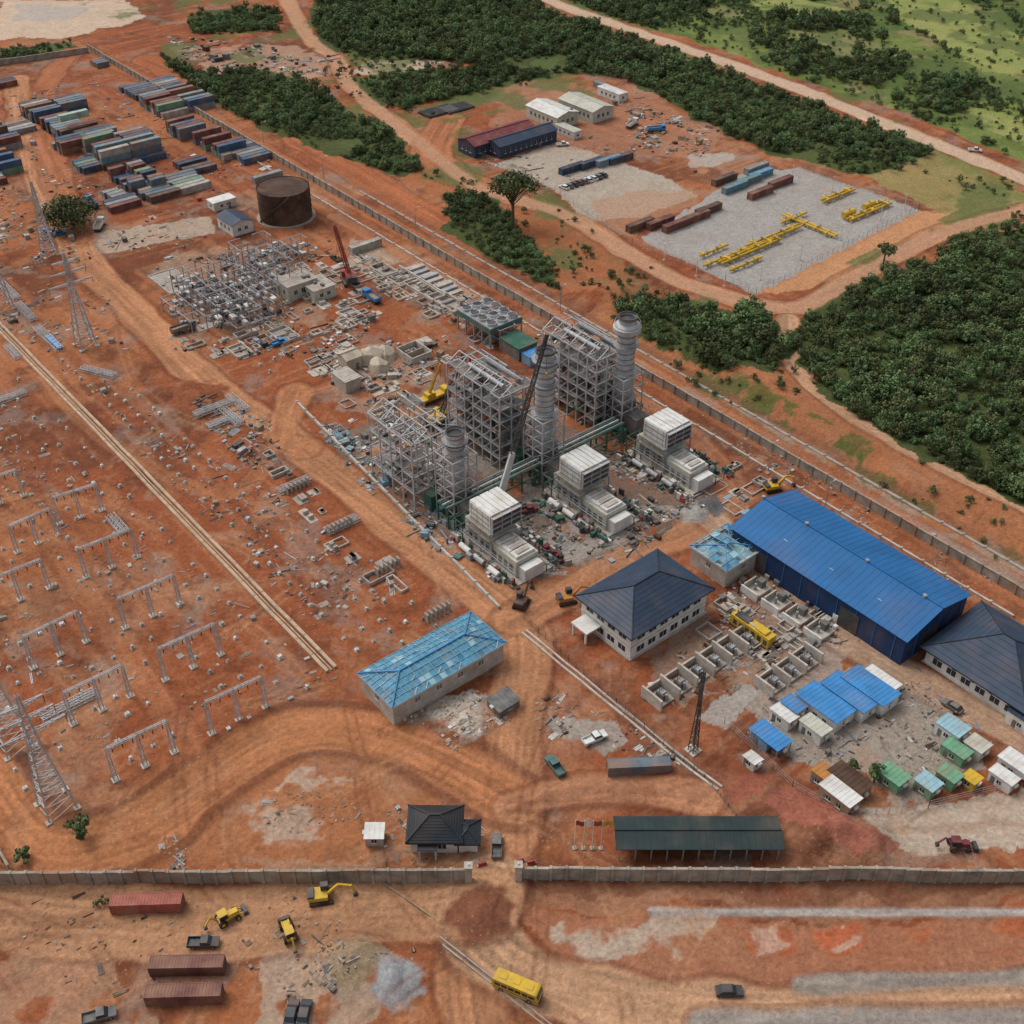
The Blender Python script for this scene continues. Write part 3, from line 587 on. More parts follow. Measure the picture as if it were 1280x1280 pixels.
def stack(u,v,h,seed,cap):
    b=MB(); rd=random.Random(seed); r=2.15 if h<30 else 2.4; t0=h*(.75 if h<30 else .5)
    nl=int(t0/3); b.frame(-3.6,-3.6,0,2,2,nl,3.6,3.6,t0/nl,.24,steell,1,0,rd)
    b.box(0,0,1.5,5.2,5.2,t0*.4,grime); b.box(0,0,t0*.4+1.5,5.2,5.2,3.0,steel,0,.72)
    b.cyl((0,0,t0*.4+4),(0,0,h),r,r*.97,steell,24,False); b.cyl((0,0,t0*.4+4),(0,0,h-.8),r-.15,r-.15,steeld,20,True)
    for k in range(int((h-t0)/1.6)+1): b.ring(t0+k*1.6,r+.06,.12,grime,24)
    for z in (t0,t0+(h-t0)*.5,h-2.5):
        b.cyl((0,0,z),(0,0,z+.12),r+1,r+1,steel,20); b.ring(z+1.1,r+.95,.07,steell,20)
        for i in range(10): b.beam(((r+.9)*math.cos(i*.628),(r+.9)*math.sin(i*.628),z),((r+.9)*math.cos(i*.628),(r+.9)*math.sin(i*.628),z+1.1),.06,steell)
    if cap:
        b.cyl((0,0,h-5),(0,0,h-4),r,r+1.3,steell,24); b.cyl((0,0,h-4),(0,0,h-2.8),r+1.3,r+1.3,steell,24); b.cyl((0,0,h-2.8),(0,0,h-1.8),r+1.3,r,steell,24)
    b.ring(h,r,.3,steeld,24); b.beam((r+.4,0,t0),(r+.4,0,h-.5),.3,steel)
    b.box(-5.5,0,1,5,4.6,5,grime); b.box(5.5,3.5,0,3,3,4.5,greend)
    for k in range(8): s_=1 if k%2 else -1; b.beam((4.3,-s_*1.6,k*t0/8),(4.3,s_*1.6,(k+1)*t0/8),.35,steel)
    for i in range(20): b.box(rd.uniform(-6,6),rd.uniform(-6,6),0,rd.uniform(.6,2),rd.uniform(.6,2),rd.uniform(1,3.4),rd.choice([steel,steeld,grime,teal,greend]))
    b.obj('exhaust_stack',at(u,v),UA)
stack(572,640,24,1,False); stack(679,590,36,2,False); stack(776,530,33,3,True)
def turbine(u,v,seed):
    b=MB(); rd=random.Random(seed)
    b.box(0,0,-.3,27,12,.7,concl); b.box(5,0,.4,12,8,6.4,cream); b.box(-6,1,.4,10,7.4,5.2,cream); b.box(-6,1,5.6,8.6,6,.8,white); b.box(-12,1,.4,3.5,6,3.8,white)
    for i in range(4): b.box(-9+i*2.2,4.75,1.2,1.2,.1,2.6,grime); b.box(-9+i*2.2,1,6.4,1.2,4,.3,concl)
    for i in range(4): b.box(1.5+i*2.4,4.05,1.6,1.3,.1,3.6,grime)
    for i in range(3): b.box(-11.2+i*3.7,1,5.6+(.8 if i else -1.4),.12,6.2,.1,grime)
    b.frame(-1.5,-5,.4,2,1,2,4.7,10,4.2,.26,steel,1,0,rd)
    b.box(3.6,0,8.8,8.6,9.6,5.2,white)
    for i in range(3): b.box(3.6,-3.2+i*3.2,14.0,8.8,2.8,.3,white); b.box(3.6,-3.2+i*3.2,14.3,8.9,.12,.1,cream)
    for k in range(3):
        z=9.1+k*1.6; b.box(-1.1,0,z,.9,9.0,1.35,steeld); b.box(-1.4,0,z+1.38,1.2,9.5,.1,steell)
    for i in range(4): b.box(-1.35,-4.7+i*3.13,8.9,.6,.2,5,steell)
    for k in range(3): b.box(3.6,4.82,9.3+k*1.6,8,.1,.2,grime)
    for i in range(4): b.box(.2+i*2.3,4.82,9.0,.12,.12,4.9,cream)
    b.box(3.6,0,6.8,7,7,2.0,cream)
    b.frame(-14,-6.5,.2,2,1,1,3.5,3.5,2.6,.18,teal,.5,0,rd); b.frame(9,-7,.2,1,3,2,3.5,4.5,3.2,.22,greend,.6,0,rd)
    for z in (8.8,6.6): b.beam((-1.5,5.6,z),(8.5,5.6,z),.5,steel); b.beam((-1.5,5.8,z+1),(8.5,5.8,z+1),.07,yellow)
    for i in range(75): b.box(rd.uniform(-15,13),rd.choice([-1,1])*rd.uniform(6,10),0,rd.uniform(.4,2),rd.uniform(.3,1.3),rd.uniform(.4,2.4),rd.choice([steel,steeld,white,teal,grime,redp,greend,concl]))
    for i in range(3): b.cyl((-8+i*6,8,1.2),(-4+i*6,8,1.2),.8,.8,rd.choice([teal,steel,white]),12)
    b.beam((-13,6.6,5),(10,6.6,5),.1,steel); b.beam((-13,6.6,4),(10,6.6,4),.25,steel)
    b.obj('gas_turbine_unit',at(u,v),UA).scale=(.9,)*3
turbine(629,688,1); turbine(738,632,2); turbine(840,583,3)
b=MB(); L=58; b.frame(-L/2,-2,0,10,1,2,L/10,4,3,.28,greend,.4)
for k in range(5): b.cyl((-L/2,-1.6+k*.8,6.3),(L/2,-1.6+k*.8,6.3),.2,.2,[steel,greend,white,teal,steel][k],6)
b.obj('pipe_rack',at(668,600),VA)
b=MB(); b.frame(-8,-6,0,4,3,1,4,4,5,.3,steel,.6)
b.box(0,0,5,16.4,12.4,1.6,teal); b.box(0,0,6.6,16,12,.15,steel)
for i in range(4):
    for j in range(3): b.cyl((-6+i*4,-4+j*4,6.7),(-6+i*4,-4+j*4,7.5),1.75,1.6,steell,14); b.cyl((-6+i*4,-4+j*4,7.5),(-6+i*4,-4+j*4,7.55),1.4,1.4,steeld,12); b.beam((-8+i*4,-6,7.6),(-4+i*4,6,7.6),.1,steell)
b.obj('air_cooled_cooler',at(612,416),UA)
b=MB(); b.box(0,0,0,9,7,4,grime); b.box(0,0,4,9.4,7.4,.3,greend); b.box(-7,0,0,4,6,3,lblue); b.box(-7,0,3,4.2,6.2,.2,blueb); b.frame(5,-3,0,1,1,2,4,6,3,.25,steel); b.obj('compressor_house',at(648,440),UA)
# ------------------------------------------------------------------ steel skeleton area
def skeleton(name,u,v,nx,ny,nz,dx,dy,dz,seed,rot=UA,m=steel):
    rd=random.Random(seed); b=MB(); b.frame(-nx*dx/2,-ny*dy/2,-.2,nx,ny,nz,dx,dy,dz,.2,m,.6,.3,rd)
    for i in range(nx*ny*3): b.box(rd.uniform(-nx*dx/2,nx*dx/2),rd.uniform(-ny*dy/2,ny*dy/2),rd.choice([0,dz]),rd.uniform(1,2.5),rd.uniform(.5,1.6),rd.uniform(.4,1.4),rd.choice([steel,concl,steeld,grime,white,steell]))
    b.obj(name,at(u,v),rot)
skeleton('steel_frame_structure',285,378,7,5,2,4.4,4.4,4.5,1); skeleton('steel_frame_structure',335,352,5,3,3,4.5,4.5,4,2); skeleton('steel_frame_structure',250,395,4,3,1,5,5,5,3); skeleton('steel_frame_structure',305,402,4,3,2,4.5,4.5,4,5); skeleton('steel_frame_structure',350,325,5,1,2,4,4,3,6,VA)
def block(name,u,v,lx,ly,h,wm,rm,rot=VA,rise=0,win=True,extra=0):
    b=MB(); b.box(0,0,-.4,lx,ly,h+.4,wm)
    if win: windows(b,lx,ly,h*.35,h*.3,1.1,1.6,glass)
    if rise: gable(b,lx,ly,h,rise,.4,rm,wm,1.0)
    else:
        b.box(0,0,h,lx+.5,ly+.5,.22,rm)
        for i in range(int(lx)): b.beam((-lx/2+i+.5,-ly/2-.2,h+.25),(-lx/2+i+.5,ly/2+.2,h+.25),.08,rm)
    b.box(lx*.2,-ly/2,0,1,.14,2.1,grime)
    for i in range(extra): b.box(random.uniform(-lx/2,lx/2)*.8,random.uniform(-ly/2,ly/2)*.7,h+.2,1.2,1,.7,grime)
    return b.obj(name,at(u,v),rot)
block('electrical_building',372,366,8,11,5,cream,concl,UA,0,True,2); block('electrical_building',398,368,9,8,4,cream,concl,UA,0,True,2)
block('navy_roof_shed',295,286,11,8,4,white,navy,UA,1.5); block('site_office_cabin',278,258,9,5,3,white,white); 
block('maintenance_shed',622,182,32,11,5,navy,maroon,VA,1.8); block('maintenance_shed',652,184,30,9,5,navy,navy,VA,1.6)
block('white_warehouse',690,150,20,12,5,cream,white,UA,1.5,True,3); block('white_warehouse',732,142,22,12,5,cream,cream,UA,1.5,True,3); block('portable_cabin',765,122,14,5,3.5,white,white,UA); block('portable_cabin',710,168,12,4,3,white,cream,UA)
for u,v,l in [(548,140,16),(570,136,14)]:
    b=MB(); b.box(0,0,0,l,9,.8,steeld); [b.box(0,-4+i*1.1,.8,l,.5,.3,steeld) for i in range(8)]; b.obj('solar_panel_array',at(u,v),VA)
block('pump_shelter',438,458,5,5,4,beigec,beigec,VA,1.2,False); block('concrete_silo_building',434,482,7,5,3.6,concl,concl,UA,0,False)
for i,(u,v,s_) in enumerate([(465,450,4.5),(482,447,4),(474,460,3.5),(440,447,3.5)]):
    b=MB(); rd=random.Random(i); n=9; ring0=[(s_*math.cos(k*.698)*rd.uniform(.8,1.15),s_*math.sin(k*.698)*rd.uniform(.8,1.15),-.2) for k in range(n)]; ring1=[(x*.72+rd.uniform(-.4,.4),y*.72,s_*rd.uniform(.5,.8)) for x,y,z in ring0]
    b.add(ring0+ring1+[(0,0,s_*1.05)],[(k,(k+1)%n,n+(k+1)%n,n+k) for k in range(n)]+[(n+k,n+(k+1)%n,2*n) for k in range(n)],beigec); b.obj('tarpaulin_covered_equipment',at(u,v))
def basin(u,v,lx,ly,h,rot=UA,name='concrete_basin'):
    b=MB(); b.box(0,0,-.2,lx,ly,.35,conc)
    for s_ in (-1,1): b.box(s_*lx/2,0,-.2,.35,ly,h,concl); b.box(0,s_*ly/2,-.2,lx-.4,.35,h-.01,concl)
    b.box(0,0,-.2,.25,ly-.5,h*.8,conc); b.obj(name,at(u,v),rot)
basin(518,445,8,7,2.5); basin(480,340,9,5,1.6); basin(530,365,16,5,1.6); basin(500,352,8,5,1); basin(560,380,14,6,1.4); basin(440,395,8,5,1); basin(355,420,9,6,1.2); basin(215,352,16,9,.6); basin(300,440,7,5,1.)
b=MB(); [b.box(-12+i*2.6,0,0,1.8,6,.5+.5*(i%3),steel if i%2 else concl) for i in range(10)]; b.box(0,4,0,26,.5,1.8,concl); b.obj('cable_trench_pad',at(540,350),UA)
# ------------------------------------------------------------------ transformer bays
def bays(u,v,n,name,sz=1,m=concl):
    b=MB()
    for i in range(n+1): b.box(-n*2.6+i*5.2,0,-.3,.45,6.4*sz,3.8*sz,m)
    for i in range(n): 
        x=-n*2.6+2.6+i*5.2
        b.box(x,3.0*sz,-.3,4.7,.4,2.4*sz,m); b.box(x,-.3,0,3.6,4,.6,conc)
        b.box(x,-.3,.6,1.6,2,1.5,grime); b.box(x,-.3,2.1,1.3,1.4,.3,steel); b.cyl((x,-1.6,.6),(x,-1.6,2.4),.3,.3,steel,8)
        for k in (-.5,0,.5): b.cyl((x+k,0,2.4),(x+k,0,3.1),.1,.07,rust,6)
    b.obj(name,at(u,v),VA)
bays(880,836,6,'transformer_bay_walls',.9); bays(985,842,3,'transformer_bay_walls',.8)
b=MB(); rd=random.Random(3)
for k in range(4):
    b.box(-9+k*6,0,-.3,4.2,4.4,1.4,concl); b.box(-9+k*6,-1,1.1,1.6,1.6,1.8,grime); b.box(-9+k*6,3.0,-.2,4.8,.35,2.4,white); b.box(-9+k*6+1.8,.8,1.1,.35,4,1.6,concl); b.cyl((-9+k*6,1,1.1),(-9+k*6,1,2.8),.35,.3,steel,8)
    for j in range(4): b.box(-9+k*6+rd.uniform(-2,2),rd.uniform(-5,-2.6),0,rd.uniform(.5,1.6),rd.uniform(.5,1.2),rd.uniform(.4,1.4),rd.choice([white,steel,concl,grime]))
b.obj('switchgear_enclosures',at(985,765),UA)
b=MB(); b.box(0,0,.3,12,2.8,2.9,yellow); b.box(-3,0,3.2,3,2.2,.5,yellow); b.box(3,0,3.2,4,2.2,.35,steeld)
for i in range(6): b.box(-5+i*1.9,-1.42,.9,1.1,.08,1.5,steeld); b.box(-5+i*1.9,1.42,.9,1.1,.08,1.5,steeld)
b.box(0,0,0,12.4,3,.3,steeld); b.cyl((5,0,3.2),(5,0,4.4),.2,.2,steel,8); b.obj('diesel_generator',at(940,792),UA).scale=(.9,)*3
# ------------------------------------------------------------------ cabins (surveyed roof corners)
def cab(name,pts,h,rm,wm=white,rot=UA,shr=.9,slope=.35,openf=False):
    r=rect(pts,h,rot); lx,ly=r[2]*shr,r[3]*shr; b=MB(); X,Y=lx/2,ly/2
    if openf:
        for sx in (-1,1):
            for sy in (-1,1): b.beam((sx*(X-.3),sy*(Y-.3),-.3),(sx*(X-.3),sy*(Y-.3),h),.18,steel)
        b.box(X*.3,0,-.3,lx*.55,ly-.8,h-.2,wm); b.box(-X*.6,0,-.1,lx*.2,ly*.5,1.2,grime)
    else: b.box(0,0,-.3,lx-.5,ly-.5,h+.1,wm); windows(b,lx-.5,ly-.5,1.0,.9,.9,1.4)
    b.add([(-X,-Y,h),(X,-Y,h),(X,Y,h+slope),(-X,Y,h+slope),(-X,-Y,h-.12),(X,-Y,h-.12),(X,Y,h+slope-.12),(-X,Y,h+slope-.12)],[(0,1,2,3),(7,6,5,4),(0,4,5,1),(1,5,6,2),(2,6,7,3),(3,7,4,0)],rm)
    n=max(2,int(lx/.9))
    for i in range(n+1): b.beam((-X+i*lx/n,-Y+.02,h+.02),(-X+i*lx/n,Y-.02,h+slope+.02),.06,rm)
    b.box(X*.5,Y-.3,.0,.9,.12,2,grime); b.box(-X-.1,0,1.6,.5,.9,.6,white)
    return place_rect(b,name,r,rot)
for nm,p,h,rm,wm in [('blue_roof_cabin',[(1003,857),(1022,850),(1067,895),(1042,906)],3,blueb,white),('blue_roof_cabin',[(1030,846),(1053,838),(1098,884),(1076,893)],3,blueb,white),('blue_roof_cabin',[(1056,838),(1078,832),(1122,876),(1100,884)],3,blueb,white),
 ('blue_roof_cabin',[(978,873),(992,868),(1008,887),(994,894)],2.8,blueb,white),('portable_cabin',[(962,884),(978,878),(1000,898),(985,906)],2.6,white,white),('portable_cabin',[(1000,897),(1016,891),(1040,915),(1024,922)],2.8,cream,white),
 ('portable_cabin',[(1083,832),(1092,829),(1124,862),(1114,868)],2.6,white,white),
 ('blue_roof_cabin',[(936,908),(962,902),(994,928),(968,940)],2.8,blueb,lblue),
 ('green_site_cabin',[(1098,957),(1116,952),(1140,974),(1120,984)],2.6,green,green),('green_site_cabin',[(1142,972),(1165,966),(1182,980),(1160,990)],2.6,palecy,green),('green_site_cabin',[(1168,962),(1190,956),(1208,970),(1186,978)],2.6,green,green),
 ('green_site_cabin',[(1178,926),(1194,921),(1217,943),(1202,950)],2.6,green,green),('pale_blue_cabin',[(1170,900),(1192,893),(1214,914),(1192,922)],2.8,palecy,white),('portable_cabin',[(1208,922),(1224,917),(1238,936),(1222,942)],2.6,cream,white),
 ('yellow_kiosk',[(1203,967),(1218,962),(1229,975),(1213,981)],2.2,yellow,yellow),('timber_workshop',[(1040,955),(1056,950),(1088,988),(1073,996)],3,rust,wood),('timber_workshop',[(1026,978),(1043,972),(1078,1005),(1060,1016)],3,white,wood),
 ('orange_store',[(1017,958),(1033,952),(1044,970),(1028,977)],3,orange,wood),('site_cabin',[(1250,940),(1266,934),(1296,962),(1278,970)],2.8,white,white),('site_cabin',[(1262,880),(1290,868),(1330,905),(1300,918)],3.2,navy,white),('site_cabin',[(1238,958),(1250,954),(1275,978),(1262,984)],2.6,white,white),
 ('portable_cabin',[(928,945),(944,941),(955,952),(938,957)],2.2,white,white)]:
    cab(nm,p,h,rm,wm,openf=(nm=='blue_roof_cabin' and wm==lblue))
cab('site_cabin',[(455,1030),(480,1028),(481,1048),(456,1050)],2.4,white,concl,0)
cab('store_shelter',[(615,868),(640,862),(642,882),(618,888)],2,grime,grime,VA)
def fence(name,pts,h,m,step=2.5,wire=True,t=.1):
    b=MB(); q=PP(pts); o=q[0]; z0=gz(*o)
    for p0,p1 in zip(q[:-1],q[1:]):
        L=math.hypot(p1[0]-p0[0],p1[1]-p0[1]); n=max(1,int(L/step))
        for i in range(n+1):
            x=p0[0]+(p1[0]-p0[0])*i/n; y=p0[1]+(p1[1]-p0[1])*i/n; b.beam((x-o[0],y-o[1],-.3),(x-o[0],y-o[1],h),t,m)
        for k in (.3,.65,1): b.beam((p0[0]-o[0],p0[1]-o[1],h*k),(p1[0]-o[0],p1[1]-o[1],h*k),t*.5,m)
    b.obj(name,(o[0],o[1],z0))
fence('yard_fence',[(905,905),(990,985),(1060,1025),(1160,1010),(1260,985)],2,steel)
fence('compound_fence',[(585,190),(700,245),(790,305),(945,368),(1148,262),(1000,212)],2.4,steel,3)
fence('compound_fence',[(655,775),(770,880),(880,975),(940,1050)],1.8,steeld,2.5)
# ------------------------------------------------------------------ perimeter walls
def wall(name,a,c,h,m,bay=4.0,th=.35,cop=True):
    L=math.hypot(c[0]-a[0],c[1]-a[1]); ang=math.atan2(c[1]-a[1],c[0]-a[0]); b=MB()
    n=int(L/bay)
    for i in range(n):
        x=i*L/n; wx_,wy_=a[0]+x*math.cos(ang),a[1]+x*math.sin(ang); zz=min(gz(wx_,wy_),.6)
        b.box(x,0,zz-1,.5,.7,h+1.25,m); b.box(x+L/n/2,0,zz-1,L/n-.5,th*.7,h+1-.02,m)
        if cop: b.box(x+L/n/2,0,zz+h,L/n-.6,.5,.12,m)
    b.obj(name,(a[0],a[1],0),ang)
wall('perimeter_wall',P(-60,1106),P(584,1102),3.4,wallc,2.7); wall('perimeter_wall',P(650,1100),P(1340,1103),3.4,wallc,2.7)
wall('perimeter_wall',tuple(WALL0),tuple(WALL1),2.6,wallc,4.5)
i0=WALL0+np.array([WD[1],-WD[0]])*7; i1=WALL1+np.array([WD[1],-WD[0]])*7
wall('drainage_channel_kerb',tuple(i0+WD*180),tuple(i1),.5,concl,6,.8,False)
i0=WALL0-np.array([WD[1],-WD[0]])*9; i1=WALL1-np.array([WD[1],-WD[0]])*9
wall('drainage_channel_kerb',tuple(i0+WD*230),tuple(i1),.3,conc,6,1.2,False)
wall('perimeter_wall',P(-30,86),P(112,66),2.6,wallc,4)
wall('perimeter_wall',P(-40,1000),P(16,1096),3,wallc,4)
wall('plant_kerb_wall',P(372,505),P(625,762),.9,concl,5,.8,False)
for u,v in ((586,1101),(648,1099)):
    b=MB(); b.box(0,0,-.5,1.2,1.2,4.6,concl); b.box(0,0,4.1,1.5,1.5,.25,concl); b.cyl((0,0,4.3),(0,0,4.7),.25,.15,white,10); b.obj('gate_pillar',at(u,v))
for u,v in ((603,1082),(650,1078),(664,1080)):
    b=MB(); b.box(0,0,0,1.8,.7,.45,redp,0,.85); b.box(0,0,.45,1.7,.35,.5,redp,0,.8); b.box(0,0,.3,1.82,.5,.1,white); b.obj('traffic_barrier',at(u,v),.3)
for i,(u,v,c) in enumerate([(718,1060,redp),(729,1060,white),(740,1060,redp),(751,1060,yellow)]):
    b=MB(); b.cyl((0,0,0),(0,0,8),.1,.07,white,8); b.box(0,0,-.3,.8,.8,.4,conc)
    vs=[];n=6
    for k in range(n+1):
        for zz in (6.4,7.7): vs.append((k*.3,.18*math.sin(k*1.3+i),zz-.04*k*k*.5))
    b.add(vs,[(2*k,2*k+2,2*k+3,2*k+1) for k in range(n)],c); b.obj('flag_pole',at(u,v),.2)
# ------------------------------------------------------------------ ducts
def duct(name,pts,w,off,z,m,seg=6):
    q=PP(pts); a=np.array(q[0]);c=np.array(q[-1]); L=np.linalg.norm(c-a); d=(c-a)/L; nn=np.array([-d[1],d[0]]); b=MB(); n=int(L/seg)
    for o in off:
        for i in range(n):
            p0=a+d*i*L/n+nn*o; p1=a+d*((i+1)*L/n-.15)+nn*o; z0=gz(*p0);z1=gz(*p1)
            b.beam((p0[0]-a[0],p0[1]-a[1],z0+z),(p1[0]-a[0],p1[1]-a[1],z1+z),w,m)
    b.obj(name,(a[0],a[1],0))
duct('cable_duct',[(-10,400),(415,838)],.75,(-1.0,1.0),.2,ductm); duct('cable_duct',[(-10,400),(415,838)],.3,(0,),.1,ductm); duct('cable_duct',[(655,790),(900,990)],.45,(-.6,.6),.15,concl); duct('drain_pipe',[(545,1175),(690,1290)],.28,(0,.8),.1,conc); duct('drain_pipe',[(480,1105),(545,1150)],.3,(0,),.1,wood)
duct('cable_duct',[(1000,720),(900,660)],.5,(0,1.4),.15,concl)
def footings(name,poly,su,sv,seed,prob=.8,big=1):
    rd=random.Random(seed); q=PP(poly); c=np.mean(q,0); b=MB(); P_=[]
    for i in range(-55,56):
        for j in range(-55,56):
            P_.append(c+U*i*su+V*j*sv+np.array([rd.uniform(-.3,.3),rd.uniform(-.3,.3)]))
    P_=np.array(P_); m=inpoly(P_[:,0],P_[:,1],q); P_=P_[m]; zz=hfun(P_[:,0],P_[:,1])
    for (x,y),z in zip(P_,zz):
        if rd.random()>prob: continue
        s_=rd.uniform(.7,1.05)*big; b.box(x-c[0],y-c[1],z-.3,s_*1.2,s_*1.2,.4,conc,VA); b.box(x-c[0],y-c[1],z+.1,s_*.75,s_*.75,rd.uniform(.2,.8),rd.choice([concl,concl,white]),VA)
        for t in range(3): b.beam((x-c[0]+rd.uniform(-.3,.3),y-c[1]+rd.uniform(-.3,.3),z),(x-c[0]+rd.uniform(-.3,.3),y-c[1]+rd.uniform(-.3,.3),z+1.1),.06,steel)
    b.obj(name,(c[0],c[1],0))
footings('concrete_footings',[(-40,430),(20,450),(400,850),(330,900),(180,960),(-40,1000)],5.6,4.6,1,.58)
footings('concrete_footings',[(60,440),(200,500),(260,560),(560,780),(540,800),(420,820)],4.6,4.4,2,.75)
footings('concrete_footings',[(180,420),(380,420),(440,460),(330,480),(230,450)],6,5,3,.5)
def foundations(name,poly,n,seed):
    rd=random.Random(seed); q=PP(poly); c=np.mean(q,0); xs=[p[0] for p in q]; ys_=[p[1] for p in q]; b=MB(); k=0
    while k<n:
        x,y=rd.uniform(min(xs),max(xs)),rd.uniform(min(ys_),max(ys_))
        if not inpoly(np.array([x]),np.array([y]),q)[0]: continue
        k+=1; z=gz(x,y); lx,ly,h=rd.uniform(2,7),rd.uniform(1.5,4),rd.uniform(.3,1.1); x-=c[0]; y-=c[1]; r_=rd.choice([UA,VA]); m=rd.choice([concl,conc]); ca,sa=math.cos(r_),math.sin(r_)
        if rd.random()<.5:
            for s_ in (-1,1): b.box(x+s_*lx/2*ca,y+s_*lx/2*sa,z-.3,.3,ly,h+.3,m,r_); b.box(x-s_*ly/2*sa,y+s_*ly/2*ca,z-.3,lx,.3,h+.28,m,r_)
        else:
            b.box(x,y,z-.3,lx,ly,.45,m,r_)
            for t in range(rd.randint(1,4)): o=rd.uniform(-.4,.4)*lx; b.box(x+o*ca,y+o*sa,z+.15,.8,ly*.6,h,m,r_)
    b.obj(name,(c[0],c[1],0))
foundations('concrete_foundations',[(190,330),(430,330),(480,400),(420,450),(230,440)],70,1)
foundations('concrete_foundations',[(440,310),(640,390),(680,430),(620,440),(430,340)],40,2)
foundations('concrete_foundations',[(390,430),(560,420),(560,460),(470,520),(400,500)],26,3)
foundations('concrete_foundations',[(920,720),(1050,780),(1000,840),(880,800)],22,4)
foundations('concrete_foundations',[(480,700),(560,770),(400,680),(330,560),(370,590)],12,5)
foundations('concrete_foundations',[(880,560),(1000,620),(960,650),(860,620)],14,6)
# ------------------------------------------------------------------ gantries
def gantry(p,q,h=9,legs=3,name='substation_gantry'):
    a=np.array(P(*p));c=np.array(P(*q)); L=np.linalg.norm(c-a); ang=math.atan2(c[1]-a[1],c[0]-a[0]); b=MB()
    for i in range(legs):
        x=L*i/(legs-1); b.lattice((x,0,-.1),(x,0,h),.8,steell,9,.45,.08); b.box(x,0,-.5,1.5,1.5,.8,concl)
    b.lattice((0,0,h),(L,0,h),.5,steell,14,None,.075)
    for i in range(6): b.cyl((L*(i+.5)/6,0,h-.4),(L*(i+.5)/6,0,h-1.7),.1,.1,rust,6)
    for i in range(legs): b.beam((L*i/(legs-1),0,h),(L*i/(legs-1),0,h+1.4),.1,steell)
    b.obj(name,(a[0],a[1],gz(*a)),ang)
for p,q,h in [((145,975),(218,940),9),((265,917),(333,885),9),((92,905),(163,870),9),((207,850),(276,818),9),((42,835),(108,802),9),((157,785),(225,755),8.5),((-10,765),(62,735),8.5),((108,722),(172,697),8.5),((22,690),(72,668),8),((75,655),(128,638),8),((-30,640),(30,620),8)]:
    gantry(p,q,h)
def truss(u,v,L,rot,name='steel_truss_section',w=.9,h=.6):
    b=MB(); b.lattice((-L/2,0,h),(L/2,0,h),w,steell,int(L/1.2),None,.1); b.lattice((-L/2,w*1.6,h),(L/2,w*1.6,h),w,steell,int(L/1.2),None,.1); b.obj(name,at(u,v),rot)
for u,v,L,r_ in [(90,885,12,VA),(60,420,14,UA),(35,390,14,UA),(15,365,14,UA),(125,465,12,UA+.5),(290,520,12,UA),(270,515,12,VA),(15,500,9,VA),(20,440,9,UA),(430,660,9,VA),(370,610,9,VA),(150,655,8,UA),(70,430,10,UA),(300,505,10,UA),(280,530,9,VA)]:
    truss(u,v,L,r_)
b=MB(); b.box(0,0,.3,9,1.6,.8,blueb); b.box(0,0,0,9,.5,.3,steeld); [b.box(-4+k*2,0,.28,.15,1.7,.86,white) for k in range(5)]; b.obj('wrapped_beam',at(68,430),UA)
for u,v in [(425,662),(485,713),(547,770),(372,612)]:
    b=MB()
    for k in range(6): b.box(-3+k*1.2,0,-.2,.3,1.5,2.6,conc)
    b.box(0,.9,-.2,7,.2,1.2,conc); b.obj('concrete_panel_stack',at(u,v),VA)
# ------------------------------------------------------------------ pylons
def pylon(u,v,h,w=6,arms=True,m=steell,name='lattice_pylon',t=.17):
    b=MB(); b.lattice((0,0,-.3),(0,0,h*.62),w,m,10,w*.32,t); b.lattice((0,0,h*.62),(0,0,h),w*.32,m,8,.5,t*.8)
    if arms:
        for z,l in ((h*.68,6.5),(h*.8,5.2),(h*.91,4)):
            for s_ in (-1,1): b.lattice((s_*.5,0,z),(s_*l,0,z+.3),.7,m,5,.15,.09); b.beam((s_*l,0,z),(s_*l,0,z-1.6),.12,rust)
    for sx in (-1,1):
        for sy in (-1,1): b.box(sx*w/2,sy*w/2,-.5,1.2,1.2,.8,concl)
    b.obj(name,at(u,v),VA)
pylon(72,1008,30,5.5); pylon(20,930,30,5.5,False); pylon(108,432,30,5,True,t=.22); pylon(5,385,32,5,t=.22); pylon(62,318,26,4.5,False,t=.22); pylon(-25,320,30,6,t=.22)
pylon(866,938,22,1.4,False,steeld,'communication_mast',.14)
for u,v in [(1030,640),(960,590),(250,130),(330,180),(405,225),(520,290),(700,390)]:
    b=MB(); b.cyl((0,0,-.3),(0,0,9),.16,.09,steel,8); b.beam((0,0,8.9),(1.6,0,9.1),.1,steel); b.box(1.8,0,8.95,.8,.3,.14,white); b.box(0,0,-.2,.6,.6,.4,concl); b.obj('street_lamp',at(u,v),VA)
for k,(u,v) in enumerate([(830,325),(870,345),(905,358),(950,350),(1000,325),(1050,300),(1100,275),(1040,240),(990,225),(1130,262),(940,300),(980,280)]):
    b=MB(); b.cyl((0,0,-.2),(0,0,6),.14,.1,white,8); b.box(0,0,5.9,.7,.25,.15,white); b.box(0,0,-.1,.8,.8,.3,concl); b.obj('lamp_post',at(u,v),VA)
